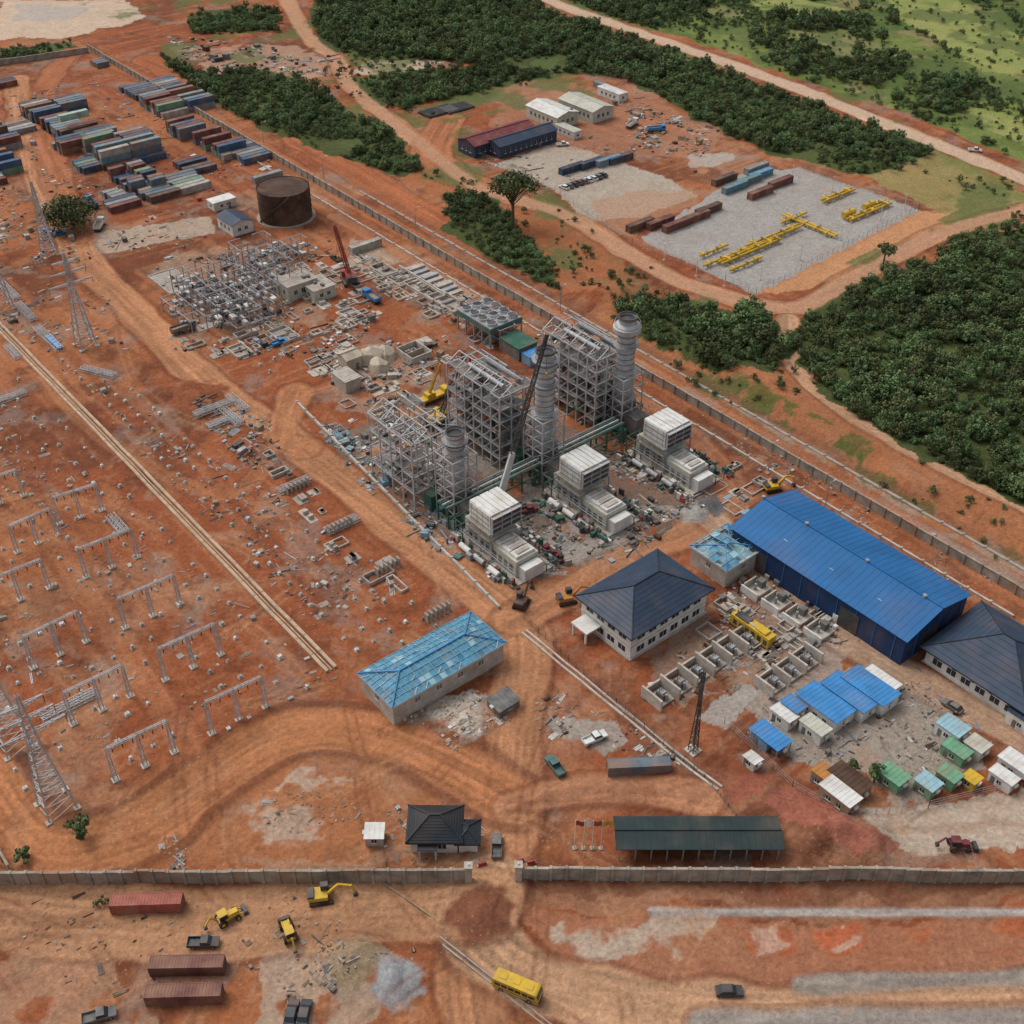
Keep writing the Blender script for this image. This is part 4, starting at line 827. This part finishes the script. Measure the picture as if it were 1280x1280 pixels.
# ------------------------------------------------------------------ yellow gas piping
def piping(u,v,L,n,rot,name='yellow_gas_pipework'):
    b=MB()
    for k in range(n):
        y=-n*.75+k*1.5; b.cyl((-L/2,y,1.2),(L/2,y,1.2),.42,.42,yellow,8)
        for i in range(int(L/5)): 
            x=-L/2+2+i*5; b.box(x,y,0,.5,.9,.8,concl); b.cyl((x+1.5,y,1.2),(x+1.9,y,1.2),.72,.72,yellow,10)
            if i%2: b.cyl((x+1,y,1.2),(x+1,y,2.4),.2,.2,yellow,6); b.cyl((x+1,y,2.4),(x+1,y,2.5),.5,.5,steel,8)
    for s_ in (-1,1): b.cyl((s_*L*.35,-n*.75,1.25),(s_*L*.35,n*.75,1.25),.5,.5,yellow,8)
    b.obj(name,at(u,v),rot)
piping(905,324,22,1,VA); piping(935,316,30,2,VA); piping(965,298,28,2,VA); piping(1010,285,24,2,UA); piping(1045,246,18,2,VA); piping(1075,270,16,2,VA); piping(1095,260,12,3,VA); piping(930,332,16,1,VA); piping(990,275,14,1,VA); piping(890,316,14,1,VA)
for u,v in [(1060,272),(1085,262)]:
    b=MB(); b.cyl((-3,0,1.8),(3,0,1.8),1.1,1.1,yellow,16); b.box(-1.8,0,0,.5,1.8,1.0,concl); b.box(1.8,0,0,.5,1.8,1.0,concl); b.cyl((0,0,2.8),(0,0,3.6),.3,.3,yellow,8); b.obj('gas_filter_vessel',at(u,v),VA)
# ------------------------------------------------------------------ cranes
def crane(name,u,v,top,topz,bodym,boomm,lower=None,track=True,rot=0,w=1.5):
    x,y,z=at(u,v); tx,ty=P(top[0],top[1],topz); b=MB()
    for s_ in (-1,1):
        b.box(0,s_*2.2,0,7,.9,1.1,steeld)
        for k in (-2.8,0,2.8): b.cyl((k,s_*2.2-.5,.55),(k,s_*2.2+.5,.55),.55,.55,rubber,10)
    b.box(0,0,1.1,3.5,3.4,.4,steeld); b.box(-.8,0,1.5,6,3,1.8,bodym); b.box(1.8,1.9,1.6,1.8,1.1,2,bodym); b.box(2.3,1.9,2.4,.85,1.14,1,glass); b.box(-3.6,0,1.4,1.2,3.4,2,steeld)
    ca,sa=math.cos(-rot),math.sin(-rot); dx,dy=tx-x,ty-y; lx_,ly_=dx*ca-dy*sa,dx*sa+dy*ca; tip=Vector((lx_,ly_,topz-z)); base=Vector((1,0,2.2))
    mid=base+(tip-base)*.3
    if lower: b.beam(base,mid,w*.8,lower,w*.65); b.lattice(mid,tip,w*.6,boomm,30,.55,.14)
    else: b.lattice(base,tip,w,boomm,22,.7,.15)
    b.beam(Vector((-3,0,3.2)),tip,.08,steeld); b.beam(tip,tip-Vector((0,0,10)),.07,steeld); b.box(tip.x,tip.y,tip.z-11,.6,.4,.9,yellow)
    b.obj(name,(x,y,z),rot)
crane('crawler_crane',622,636,(684,418),47,white,steeld,white,True,1.2,1.9)
crane('crawler_crane',548,530,(580,440),22,yellow,steeld,None,True,1.0,1.1)
crane('crawler_crane',438,352,(418,282),22,redp,redp,None,True,1.9,1.1)
def telecrane(u,v,top,tz,rot,m=yellow):
    x,y,z=at(u,v); tx,ty=P(top[0],top[1],tz); b=MB()
    b.box(0,0,.9,9,2.5,.8,m); b.box(3.8,0,1.5,1.8,2.4,1.4,m); b.box(4.3,0,2.1,.85,2.44,.7,glass)
    for k in (-3.2,-1.8,1.4,3): 
        for s_ in (-1,1): b.cyl((k,s_*1.0,.55),(k,s_*1.35,.55),.55,.55,rubber,12)
    b.box(-1.5,0,1.7,2.6,2.2,1.3,m); ca,sa=math.cos(-rot),math.sin(-rot); dx,dy=tx-x,ty-y
    tip=Vector((dx*ca-dy*sa,dx*sa+dy*ca,tz-z)); base=Vector((-1.5,0,3)); b.beam(base,base+(tip-base)*.5,.7,m,.6); b.beam(base+(tip-base)*.5,tip,.5,m,.4); b.beam(tip,tip-Vector((0,0,5)),.07,steeld)
    return b.obj('mobile_crane',(x,y,z),rot)
telecrane(543,500,(550,455),14,VA); telecrane(692,696,(672,684),5,UA,maroon).scale=(.7,)*3
# ------------------------------------------------------------------ vehicles
def wheels(b,xs,w,r,t=.3):
    for x in xs:
        for s_ in (-1,1): b.cyl((x,s_*(w/2-t),r),(x,s_*(w/2+.02),r),r,r,rubber,14); b.cyl((x,s_*(w/2+.02),r),(x,s_*(w/2+.04),r),r*.5,r*.5,steel,10)
def prof(b,pts,w,m,inset=0):
    n=len(pts); vs=[(x,-w/2,z) for x,z in pts]+[(x,w/2,z) for x,z in pts]
    b.add(vs,[tuple(range(n))]+[tuple(range(n,2*n))[::-1]]+[((i+1)%n,i,n+i,n+(i+1)%n) for i in range(n)],m)
def car(u,v,m,rot,kind='car'):
    b=MB()
    if kind=='car':
        prof(b,[(-2.2,.35),(2.2,.35),(2.25,.75),(1.2,.95),(-2.1,1.0),(-2.25,.7)],1.75,m); prof(b,[(1.15,.95),(.45,1.48),(-1.3,1.5),(-1.95,1.0)],1.55,glass); b.box(-.45,0,1.48,1.7,1.45,.06,m)
        wheels(b,(-1.4,1.4),1.75,.34); b.box(2.2,0,.55,.08,1.3,.18,steel); b.box(-2.2,.6,.7,.08,.3,.15,redp); b.box(-2.2,-.6,.7,.08,.3,.15,redp)
        b.obj('parked_car',at(u,v),rot)
    elif kind=='pickup':
        prof(b,[(-2.6,.5),(2.6,.5),(2.65,1.0),(1.5,1.15),(-.4,1.15),(-.4,.75),(-2.6,.75)],1.85,m); b.box(-1.55,.88,.7,2.2,.1,.5,m); b.box(-1.55,-.88,.7,2.2,.1,.5,m); b.box(-2.6,0,.7,.1,1.8,.5,m)
        prof(b,[(1.5,1.13),(.9,1.75),(-.3,1.78),(-.4,1.13)],1.65,glass); b.box(.3,0,1.76,1.25,1.6,.07,m); wheels(b,(-1.6,1.7),1.85,.4); b.box(2.62,0,.65,.1,1.7,.25,steel)
        b.obj('pickup_truck',at(u,v),rot)
    elif kind=='truck':
        b.box(2.9,0,.8,1.9,2.4,2.1,m,0,.93); b.box(3.75,0,1.8,.12,2.1,.85,glass); b.box(2.9,0,1.9,1.1,2.36,.7,glass); b.box(-1,0,.75,6.2,1,.35,steeld)
        b.box(-1,0,1.15,5.8,2.4,.15,steeld); [b.box(-1,s_*1.2,1.3,5.8,.1,1.1,m) for s_ in (-1,1)]; b.box(-3.85,0,1.3,.1,2.4,1.1,m); b.box(1.85,0,1.3,.1,2.4,1.5,m); b.box(-1,0,1.3,5.5,2.2,.5,wood)
        wheels(b,(-2.8,-1.5,2.9),2.4,.5); b.obj('dump_truck',at(u,v),rot)
def bus(u,v,rot):
    b=MB(); L,W=8.0,2.3
    prof(b,[(-L/2,.45),(L/2,.45),(L/2+.05,1.5),(L/2-.35,2.75),(L/2-.7,2.9),(-L/2+.2,2.9),(-L/2,2.6)],W,yellow)
    for s_ in (-1,1):
        for i in range(6): b.box(-L/2+.9+i*1.2,s_*W/2,1.55,1.0,.06,.75,glass)
        b.box(0,s_*(W/2),.95,L-.3,.05,.16,steeld)
    b.box(L/2-.12,0,1.55,.25,1.95,.9,glass); b.box(-L/2,0,1.6,.08,1.8,.7,glass)
    for i in range(3): b.box(-2.4+i*2.3,0,2.9,1.1,1.0,.1,yellow)
    wheels(b,(-2.5,2.5),W,.48); b.box(L/2+.05,0,.5,.1,2.0,.2,steeld); b.obj('yellow_bus',at(u,v),rot)
bus(647,1240,-.42)
car(743,926,white,.5,'pickup'); car(694,960,teal,2.1,'pickup'); car(621,1060,grime,1.55,'pickup'); car(911,1241,steeld,.02); car(255,1181,steeld,.02,'pickup'); car(365,1268,steeld,1.5); car(381,1268,steeld,1.5); car(125,1272,grime,.3,'pickup')
for i in range(9):
    car(705+i*6,236-i*1.9,random.choice([white,steeld,grime,maroon]),UA+.1,'car')
for u,v,k,rt in [(703,182,'pickup',.2),(60,290,'car',VA),(75,293,'car',VA),(90,296,'car',UA),(125,285,'truck',1.6),(230,415,'truck',VA),(465,375,'truck',UA),(1218,190,'pickup',-.3),(1272,975,'car',UA),(1190,885,'car',UA),(790,158,'truck',1.),(820,165,'truck',.2),(420,325,'pickup',UA),(115,258,'truck',UA),(1010,812,'pickup',1.1),(660,640,'pickup',.4),(350,430,'pickup',VA)]:
    car(u,v,random.choice([white,grime,blueb,steeld,maroon]),rt,k)
def excavator(u,v,rot,name='excavator',arm=0,m=yellow):
    b=MB()
    for s_ in (-1,1):
        prof2=[(-2.1,.25),(-1.8,0),(1.8,0),(2.1,.25),(2.1,.6),(1.8,.85),(-1.8,.85),(-2.1,.6)]
        t=MB(); prof(t,prof2,.6,rubber); b.add([(x,y+s_*1.25,z) for x,y,z in t.v],t.f,rubber)
    b.box(0,0,.6,2,1.8,.4,steeld); b.box(-.5,0,1.0,3.4,2.4,.9,m); b.box(-1.7,0,1.9,1.2,2.3,.4,steeld,0,.9); b.box(.7,.75,1.9,1.3,1.0,1.3,steeld); b.box(.75,.75,2.2,1.34,1.04,.8,glass)
    b.beam((1,-.3,1.6),(3.2,-.3,4.0),.42,m,.38); b.beam((3.2,-.3,4.0),(5.3,-.3,3.2),.36,m,.32); b.beam((5.3,-.3,3.4),(6.0,-.3,1.2),.32,m,.26); b.beam((1.5,-.3,1.5),(3.0,-.3,3.4),.16,steel)
    b.box(5.9,-.3,.1,.9,1.0,1.0,steeld,0,.7); b.obj(name,at(u,v),rot)
excavator(402,1124,.15); excavator(652,756,1.2,m=rust); excavator(708,752,.3,m=orange); excavator(965,612,.3)
def backhoe(u,v,rot,m=yellow):
    b=MB(); b.box(.9,0,.8,2.4,1.1,.9,m,0,.92); b.box(-.6,0,.7,1.8,1.5,.6,m); b.box(-.6,0,1.3,1.5,1.4,1.2,glass,0,.9); b.box(-.6,0,2.5,1.6,1.5,.12,m)
    for x,r in ((-1,.75),(1.7,.5)):
        for s_ in (-1,1): b.cyl((x,s_*.75,r),(x,s_*1.2,r),r,r,rubber,14); b.cyl((x,s_*1.2,r),(x,s_*1.22,r),r*.5,r*.5,m,10)
    for s_ in (-1,1): b.beam((.4,s_*.6,1.4),(2.9,s_*.6,.6),.2,m)
    b.box(3.2,0,.1,.8,2.2,.8,steeld,0,.8); b.beam((-1.5,0,1),(-2.6,0,3),.3,m); b.beam((-2.6,0,3),(-3.8,0,1.4),.25,m); b.box(-3.8,0,.8,.6,.7,.6,steeld); b.obj('backhoe_loader',at(u,v),rot)
backhoe(362,1170,2.0); backhoe(284,1150,.6); backhoe(1196,1060,0,maroon)
# ------------------------------------------------------------------ debris
def debris(name,poly,n,seed,cols,big=1.0,thr=.47):
    rd=random.Random(seed); q=PP(poly); c=np.mean(q,0); xs=[p[0] for p in q];ys_=[p[1] for p in q]; pts=[]
    while len(pts)<n:
        k=2000; a=np.array([[rd.uniform(min(xs),max(xs)),rd.uniform(min(ys_),max(ys_))] for _ in range(k)]); m=inpoly(a[:,0],a[:,1],q)&(fbm(a[:,0],a[:,1],10,seed,3)>thr); pts+=list(a[m])
    pts=np.array(pts[:n]); zz=hfun(pts[:,0],pts[:,1]); b=MB()
    for (x,y),z in zip(pts,zz):
        x-=c[0];y-=c[1]; m=rd.choice(cols); r_=(VA if rd.random()<.6 else UA)+rd.uniform(-.3,.3) if rd.random()<.8 else rd.uniform(0,3.1); k=rd.random(); bg=big*(1.8 if rd.random()<.12 else .8)
        if k<.35:
            L=rd.uniform(1,4)*bg
            for t in range(rd.randint(1,5)): 
                a=r_+rd.uniform(-.08,.08); o=t*.28*bg; b.box(x-o*math.sin(r_),y+o*math.cos(r_),z-.03,L,.16*bg,.14,m,a)
        elif k<.5: b.box(x,y,z-.1,rd.uniform(.5,1.8)*bg,rd.uniform(.4,1.2)*bg,rd.uniform(.2,.9)*bg,m,r_)
        elif k<.65:
            L=rd.uniform(1.5,4.5)*bg; b.cyl((x-L/2*math.cos(r_),y-L/2*math.sin(r_),z+.1),(x+L/2*math.cos(r_),y+L/2*math.sin(r_),z+.1),.13*bg,.13*bg,m,6)
        elif k<.88:
            for t in range(rd.randint(1,5)):
                s_=rd.uniform(.15,.55)*bg; b.box(x+rd.uniform(-1,1),y+rd.uniform(-1,1),z-.1,s_,s_*rd.uniform(.6,1.3),s_*.7+.08,m,rd.uniform(0,3),rd.uniform(.4,.8))
        else:
            h=rd.uniform(.3,1.1)*bg; b.box(x,y,z,1.1*bg,1.0*bg,h,m,r_); b.box(x,y,z+h,1.15*bg,.25,.08,wood,r_)
    b.obj(name,(c[0],c[1],0))
gen=[concl,conc,white,grime,steel,wood,rust,steeld,grime,conc]
debris('construction_debris',[(190,320),(420,300),(470,400),(430,450),(230,440)],800,1,gen,1.)
debris('construction_debris',[(390,430),(560,420),(580,470),(470,540),(400,510)],360,2,gen,.95)
debris('steel_and_timber_stockpile',[(400,530),(500,520),(560,600),(600,720),(560,700),(430,590)],620,3,[steel,steel,lblue,grime,conc,steeld,white,teal],.95)
debris('construction_debris',[(560,640),(700,720),(800,690),(900,610),(800,560),(700,620)],800,4,gen+[teal,greend],.8,.44)
debris('construction_debris',[(440,310),(640,390),(700,430),(640,440),(430,340)],360,5,gen,.9)
debris('construction_debris',[(240,500),(330,520),(370,600),(300,580)],200,6,[steel,wood,rust,steel,grime,steeld],1.)
debris('rubble',[(500,900),(600,860),(640,900),(570,940)],420,7,[concl,white,conc],.35)
debris('rubble',[(320,1000),(430,970),(450,1020),(340,1050)],110,8,[concl,conc,wood],.3)
debris('construction_debris',[(900,700),(1060,800),(1000,850),(780,890),(760,860),(900,790)],520,9,gen+[white],.65)
debris('construction_debris',[(960,870),(1180,850),(1240,930),(1100,990),(930,930)],420,10,gen+[blueb],.5)
debris('construction_debris',[(660,840),(760,870),(900,980),(780,940),(670,920)],170,11,gen,.5)
debris('construction_debris',[(340,1160),(430,1150),(450,1220),(360,1280)],150,12,[conc,concl,grime,steeld,wood],.45)
debris('construction_debris',[(-20,1115),(560,1110),(540,1200),(-20,1280)],160,13,[conc,wood,grime,rust],.35,.5)
debris('construction_debris',[(780,130),(900,160),(870,215),(790,195)],300,14,gen+[orange],1.1)
debris('construction_debris',[(210,45),(420,70),(410,95),(230,85)],260,15,gen+[rust],1.4)
debris('construction_debris',[(-20,470),(150,620),(330,760),(420,850),(250,960),(-20,960)],360,16,[concl,conc,wood,steel,conc],.55,.48)
debris('construction_debris',[(120,470),(260,560),(560,760),(400,790),(60,450)],380,17,[concl,conc,wood,steel,steeld],.65,.48)
debris('construction_debris',[(-20,230),(120,230),(320,260),(200,330),(-20,330)],420,19,gen+[redp],.9)
debris('construction_debris',[(120,100),(340,190),(330,240),(60,240),(0,120)],460,20,gen+[redp],1.)
debris('construction_debris',[(480,1000),(620,1020),(590,1090),(470,1080)],70,21,gen,.45)
debris('rubble',[(150,1040),(230,1050),(230,1085),(140,1080)],120,22,[grime,steel,conc],.4)
debris('construction_debris',[(580,160),(820,110),(860,160),(700,260),(590,200)],170,23,gen,1.)
debris('roadside_stones',[(640,385),(1300,740),(1300,800),(900,560)],300,24,[conc,concl,grime],.45)
debris('construction_debris',[(700,560),(800,500),(900,560),(880,640),(790,600)],300,25,gen+[teal,greend],.7)
debris('construction_debris',[(0,250),(120,340),(170,440),(60,440),(-20,400)],260,26,gen,.8)
# ------------------------------------------------------------------ vegetation
def leafmat(name,c,v=.5):
    m=bpy.data.materials.new(name); m.use_nodes=True; nt=m.node_tree; N=nt.nodes; L=nt.links; b=N['Principled BSDF']; b.inputs['Roughness'].default_value=.7; b.inputs['Specular IOR Level'].default_value=.2
    oi=N.new('ShaderNodeObjectInfo'); geo=N.new('ShaderNodeNewGeometry'); no=N.new('ShaderNodeTexNoise'); no.inputs['Scale'].default_value=.035; no.inputs['Detail'].default_value=4; L.new(geo.outputs['Position'],no.inputs['Vector'])
    n2=N.new('ShaderNodeMath'); n2.operation='MULTIPLY'; n2.inputs[1].default_value=2.2; L.new(no.outputs['Fac'],n2.inputs[0])
    a=N.new('ShaderNodeMath'); a.operation='ADD'; L.new(oi.outputs['Random'],a.inputs[0]); L.new(n2.outputs[0],a.inputs[1])
    mr=N.new('ShaderNodeMapRange'); mr.inputs['From Min'].default_value=.9; mr.inputs['From Max'].default_value=2.3; mr.inputs['To Min'].default_value=1-v; mr.inputs['To Max'].default_value=1+v; L.new(a.outputs[0],mr.inputs['Value'])
    hs=N.new('ShaderNodeHueSaturation'); hs.inputs['Color'].default_value=(*c,1); L.new(mr.outputs[0],hs.inputs['Value']); hs.inputs['Saturation'].default_value=.92
    h2=N.new('ShaderNodeMapRange'); h2.inputs['To Min'].default_value=.45; h2.inputs['To Max'].default_value=.53; L.new(oi.outputs['Random'],h2.inputs['Value']); L.new(h2.outputs[0],hs.inputs['Hue'])
    L.new(hs.outputs[0],b.inputs['Base Color']); return m
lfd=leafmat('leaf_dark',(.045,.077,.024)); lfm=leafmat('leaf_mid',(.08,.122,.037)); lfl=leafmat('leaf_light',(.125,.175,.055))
def treemesh(seed,h,R,nclump,nleaf,leaf,umb=False,trunk=True):
    rd=random.Random(seed); b=MB(); th=h*(.55 if umb else .35)
    if trunk: b.cyl((0,0,-.5),(0,0,th),R*.07+.1,R*.045+.06,bark,7)
    for c in range(nclump):
        a=rd.uniform(0,6.28); r=R*math.sqrt(rd.random())*.82
        if umb: z=h*.72+h*.2*(1-(r/R)**2)*rd.uniform(.5,1.1)
        else: z=th+(h-th)*rd.uniform(.05,.95)*math.sqrt(max(0,1-(r/R)**2)); 
        cx,cy,cz=r*math.cos(a),r*math.sin(a),z; s_=R*rd.uniform(.2,.36)
        if trunk: b.beam((0,0,th*rd.uniform(.7,1)),(cx,cy,cz),.14*R/4,bark,.05)
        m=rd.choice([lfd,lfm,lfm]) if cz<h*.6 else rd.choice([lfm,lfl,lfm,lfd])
        for k in range(nleaf):
            d=Vector((rd.gauss(0,1),rd.gauss(0,1),rd.gauss(0,.75))); d.normalize(); d*=s_*rd.uniform(.6,1.1); o=Vector((cx,cy,cz))+d
            n_=(d.normalized()+Vector((rd.uniform(-.7,.7),rd.uniform(-.7,.7),rd.uniform(-.2,.9)))).normalized(); t=n_.cross(Vector((rd.random(),rd.random(),rd.random()))).normalized(); q=n_.cross(t); l=leaf*rd.uniform(.6,1.3)
            b.add([o-t*l,o+q*l*.6,o+t*l,o-q*l*.6],[(0,1,2,3)],m)
    me=bpy.data.meshes.new('tree'); me.from_pydata(b.v,[],b.f)
    for m in b.mats: me.materials.append(m)
    me.polygons.foreach_set('material_index',b.m); return me
col=bpy.data.collections.new('tree_prototypes')
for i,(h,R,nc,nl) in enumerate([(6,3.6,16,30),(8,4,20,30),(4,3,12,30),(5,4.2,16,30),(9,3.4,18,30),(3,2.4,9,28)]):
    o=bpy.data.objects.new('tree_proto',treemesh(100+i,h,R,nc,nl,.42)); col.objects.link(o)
def scatter(name,pts,scl):
    pts=np.array(pts); z=hfun(pts[:,0],pts[:,1]); me=bpy.data.meshes.new(name); me.from_pydata([(x,y,k-.2) for (x,y),k in zip(pts,z)],[],[])
    n=len(pts); a=me.attributes.new('scl','FLOAT','POINT'); a.data.foreach_set('value',np.array(scl,np.float32)); a=me.attributes.new('rot','FLOAT','POINT'); a.data.foreach_set('value',rng.rand(n).astype(np.float32)*6.28)
    a=me.attributes.new('idx','INT','POINT'); a.data.foreach_set('value',rng.randint(0,6,n).astype(np.int32))
    ob=link(me,name,(0,0,0)); ng=bpy.data.node_groups.new(name,'GeometryNodeTree'); ng.interface.new_socket('Geometry',in_out='INPUT',socket_type='NodeSocketGeometry'); ng.interface.new_socket('Geometry',in_out='OUTPUT',socket_type='NodeSocketGeometry')
    N=ng.nodes; L=ng.links; gi=N.new('NodeGroupInput'); go=N.new('NodeGroupOutput'); ip=N.new('GeometryNodeInstanceOnPoints'); ci=N.new('GeometryNodeCollectionInfo'); ci.inputs['Collection'].default_value=col; ci.inputs['Separate Children'].default_value=True; ci.inputs['Reset Children'].default_value=True
    def na(nm,t): q=N.new('GeometryNodeInputNamedAttribute'); q.data_type=t; q.inputs['Name'].default_value=nm; return [o for o in q.outputs if o.enabled and o.name=='Attribute'][0]
    cx=N.new('ShaderNodeCombineXYZ'); L.new(na('rot','FLOAT'),cx.inputs['Z']); L.new(gi.outputs[0],ip.inputs['Points']); L.new(ci.outputs[0],ip.inputs['Instance']); ip.inputs['Pick Instance'].default_value=True
    L.new(na('idx','INT'),ip.inputs['Instance Index']); L.new(cx.outputs[0],ip.inputs['Rotation']); L.new(na('scl','FLOAT'),ip.inputs['Scale']); L.new(ip.outputs[0],go.inputs[0])
    md=ob.modifiers.new('scatter','NODES'); md.node_group=ng
def fill(poly,area,thr=0.0,seed=1,lim=None):
    q=PP(poly); xs=[p[0] for p in q];ys_=[p[1] for p in q]; A=(max(xs)-min(xs))*(max(ys_)-min(ys_)); n=int(A/area)
    r_=np.random.RandomState(seed); a=np.stack([r_.uniform(min(xs),max(xs),n),r_.uniform(min(ys_),max(ys_),n)],-1)
    jx=6*(fbm(a[:,0],a[:,1],9,seed+3,3)-.5)*2; m=inpoly(a[:,0]+jx,a[:,1]-jx,q)&(fbm(a[:,0],a[:,1],28,seed+5,4)>thr)
    return a[m]
allp=[]; allsc=[]
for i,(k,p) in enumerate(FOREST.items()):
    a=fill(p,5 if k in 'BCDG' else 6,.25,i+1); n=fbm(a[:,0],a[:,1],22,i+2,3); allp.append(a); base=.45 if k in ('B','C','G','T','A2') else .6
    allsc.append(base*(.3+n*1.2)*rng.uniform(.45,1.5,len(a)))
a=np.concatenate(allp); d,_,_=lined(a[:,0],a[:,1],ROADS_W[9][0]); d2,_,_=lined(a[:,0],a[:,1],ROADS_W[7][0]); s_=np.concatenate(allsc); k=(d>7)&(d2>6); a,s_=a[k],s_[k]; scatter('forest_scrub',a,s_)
a=fill(FAR,10,.43,40); m=np.ones(len(a),bool)
for p in FIELD_L+FIELD_B: m&=~(inpoly(a[:,0],a[:,1],PP(p))&(rng.rand(len(a))<.96))
d,_,_=lined(a[:,0],a[:,1],ROADS_W[9][0]); m&=d>8; a=a[m]; n=fbm(a[:,0],a[:,1],30,41,3)
scatter('distant_trees',a,(.1+n*.9)*rng.uniform(.3,1.3,len(a)))
sp=[fill([(780,430),(1000,490),(1320,690),(1320,740),(960,540)],30,.48,61),fill([(420,180),(560,240),(700,370),(760,330),(600,220)],50,.5,62),fill([(1060,200),(1300,230),(1300,300),(1150,260)],40,.45,63),fill([(390,60),(560,80),(560,150),(430,130)],22,.4,64),fill([(700,262),(850,352),(790,400),(690,340)],30,.45,65),fill(FAR,60,.3,66)]
a=np.concatenate(sp); d,_,_=lined(a[:,0],a[:,1],ROADS_W[9][0]); a=a[d>6]; scatter('roadside_bushes',a,rng.uniform(.12,.42,len(a)))
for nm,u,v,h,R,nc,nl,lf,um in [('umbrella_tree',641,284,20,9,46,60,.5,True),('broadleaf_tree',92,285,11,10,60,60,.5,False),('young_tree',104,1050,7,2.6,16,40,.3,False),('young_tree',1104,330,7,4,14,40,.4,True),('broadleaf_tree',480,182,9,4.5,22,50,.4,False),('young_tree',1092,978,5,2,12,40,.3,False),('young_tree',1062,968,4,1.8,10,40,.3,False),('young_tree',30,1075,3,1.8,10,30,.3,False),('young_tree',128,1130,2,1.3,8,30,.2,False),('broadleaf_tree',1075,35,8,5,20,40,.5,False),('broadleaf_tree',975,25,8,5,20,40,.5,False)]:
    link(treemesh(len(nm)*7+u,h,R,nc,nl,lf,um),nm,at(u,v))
# ------------------------------------------------------------------ light, sky, camera
SE,SR=math.radians(56),math.radians(-55)
w=bpy.data.worlds.new('World'); sc.world=w; w.use_nodes=True; nt=w.node_tree; bg=nt.nodes['Background']; sk=nt.nodes.new('ShaderNodeTexSky'); sk.sky_type='NISHITA'; sk.sun_disc=False; sk.sun_elevation=SE; sk.sun_rotation=SR; sk.dust_density=4; sk.air_density=1
hs=nt.nodes.new('ShaderNodeHueSaturation'); hs.inputs['Saturation'].default_value=.35; nt.links.new(sk.outputs[0],hs.inputs['Color']); nt.links.new(hs.outputs[0],bg.inputs['Color']); bg.inputs['Strength'].default_value=.15
sl=bpy.data.lights.new('sun','SUN'); sl.energy=1.3; sl.angle=math.radians(34); sl.color=(1,.97,.93); so=bpy.data.objects.new('sun',sl); sc.collection.objects.link(so)
d=Vector((math.sin(SR)*math.cos(SE),math.cos(SR)*math.cos(SE),math.sin(SE))); so.rotation_euler=d.to_track_quat('Z','Y').to_euler(); so.location=(0,0,300)
cd=bpy.data.cameras.new('camera'); cd.sensor_width=36; cd.lens=36*F/1280; cd.clip_end=20000; cd.clip_start=1; co=bpy.data.objects.new('camera',cd); sc.collection.objects.link(co); co.location=(0,0,H); co.rotation_euler=(math.radians(90)-TH,0,0); sc.camera=co
sc.view_settings.view_transform='Standard'; sc.view_settings.look='None'; sc.view_settings.exposure=0
print('objects',len(bpy.data.objects))
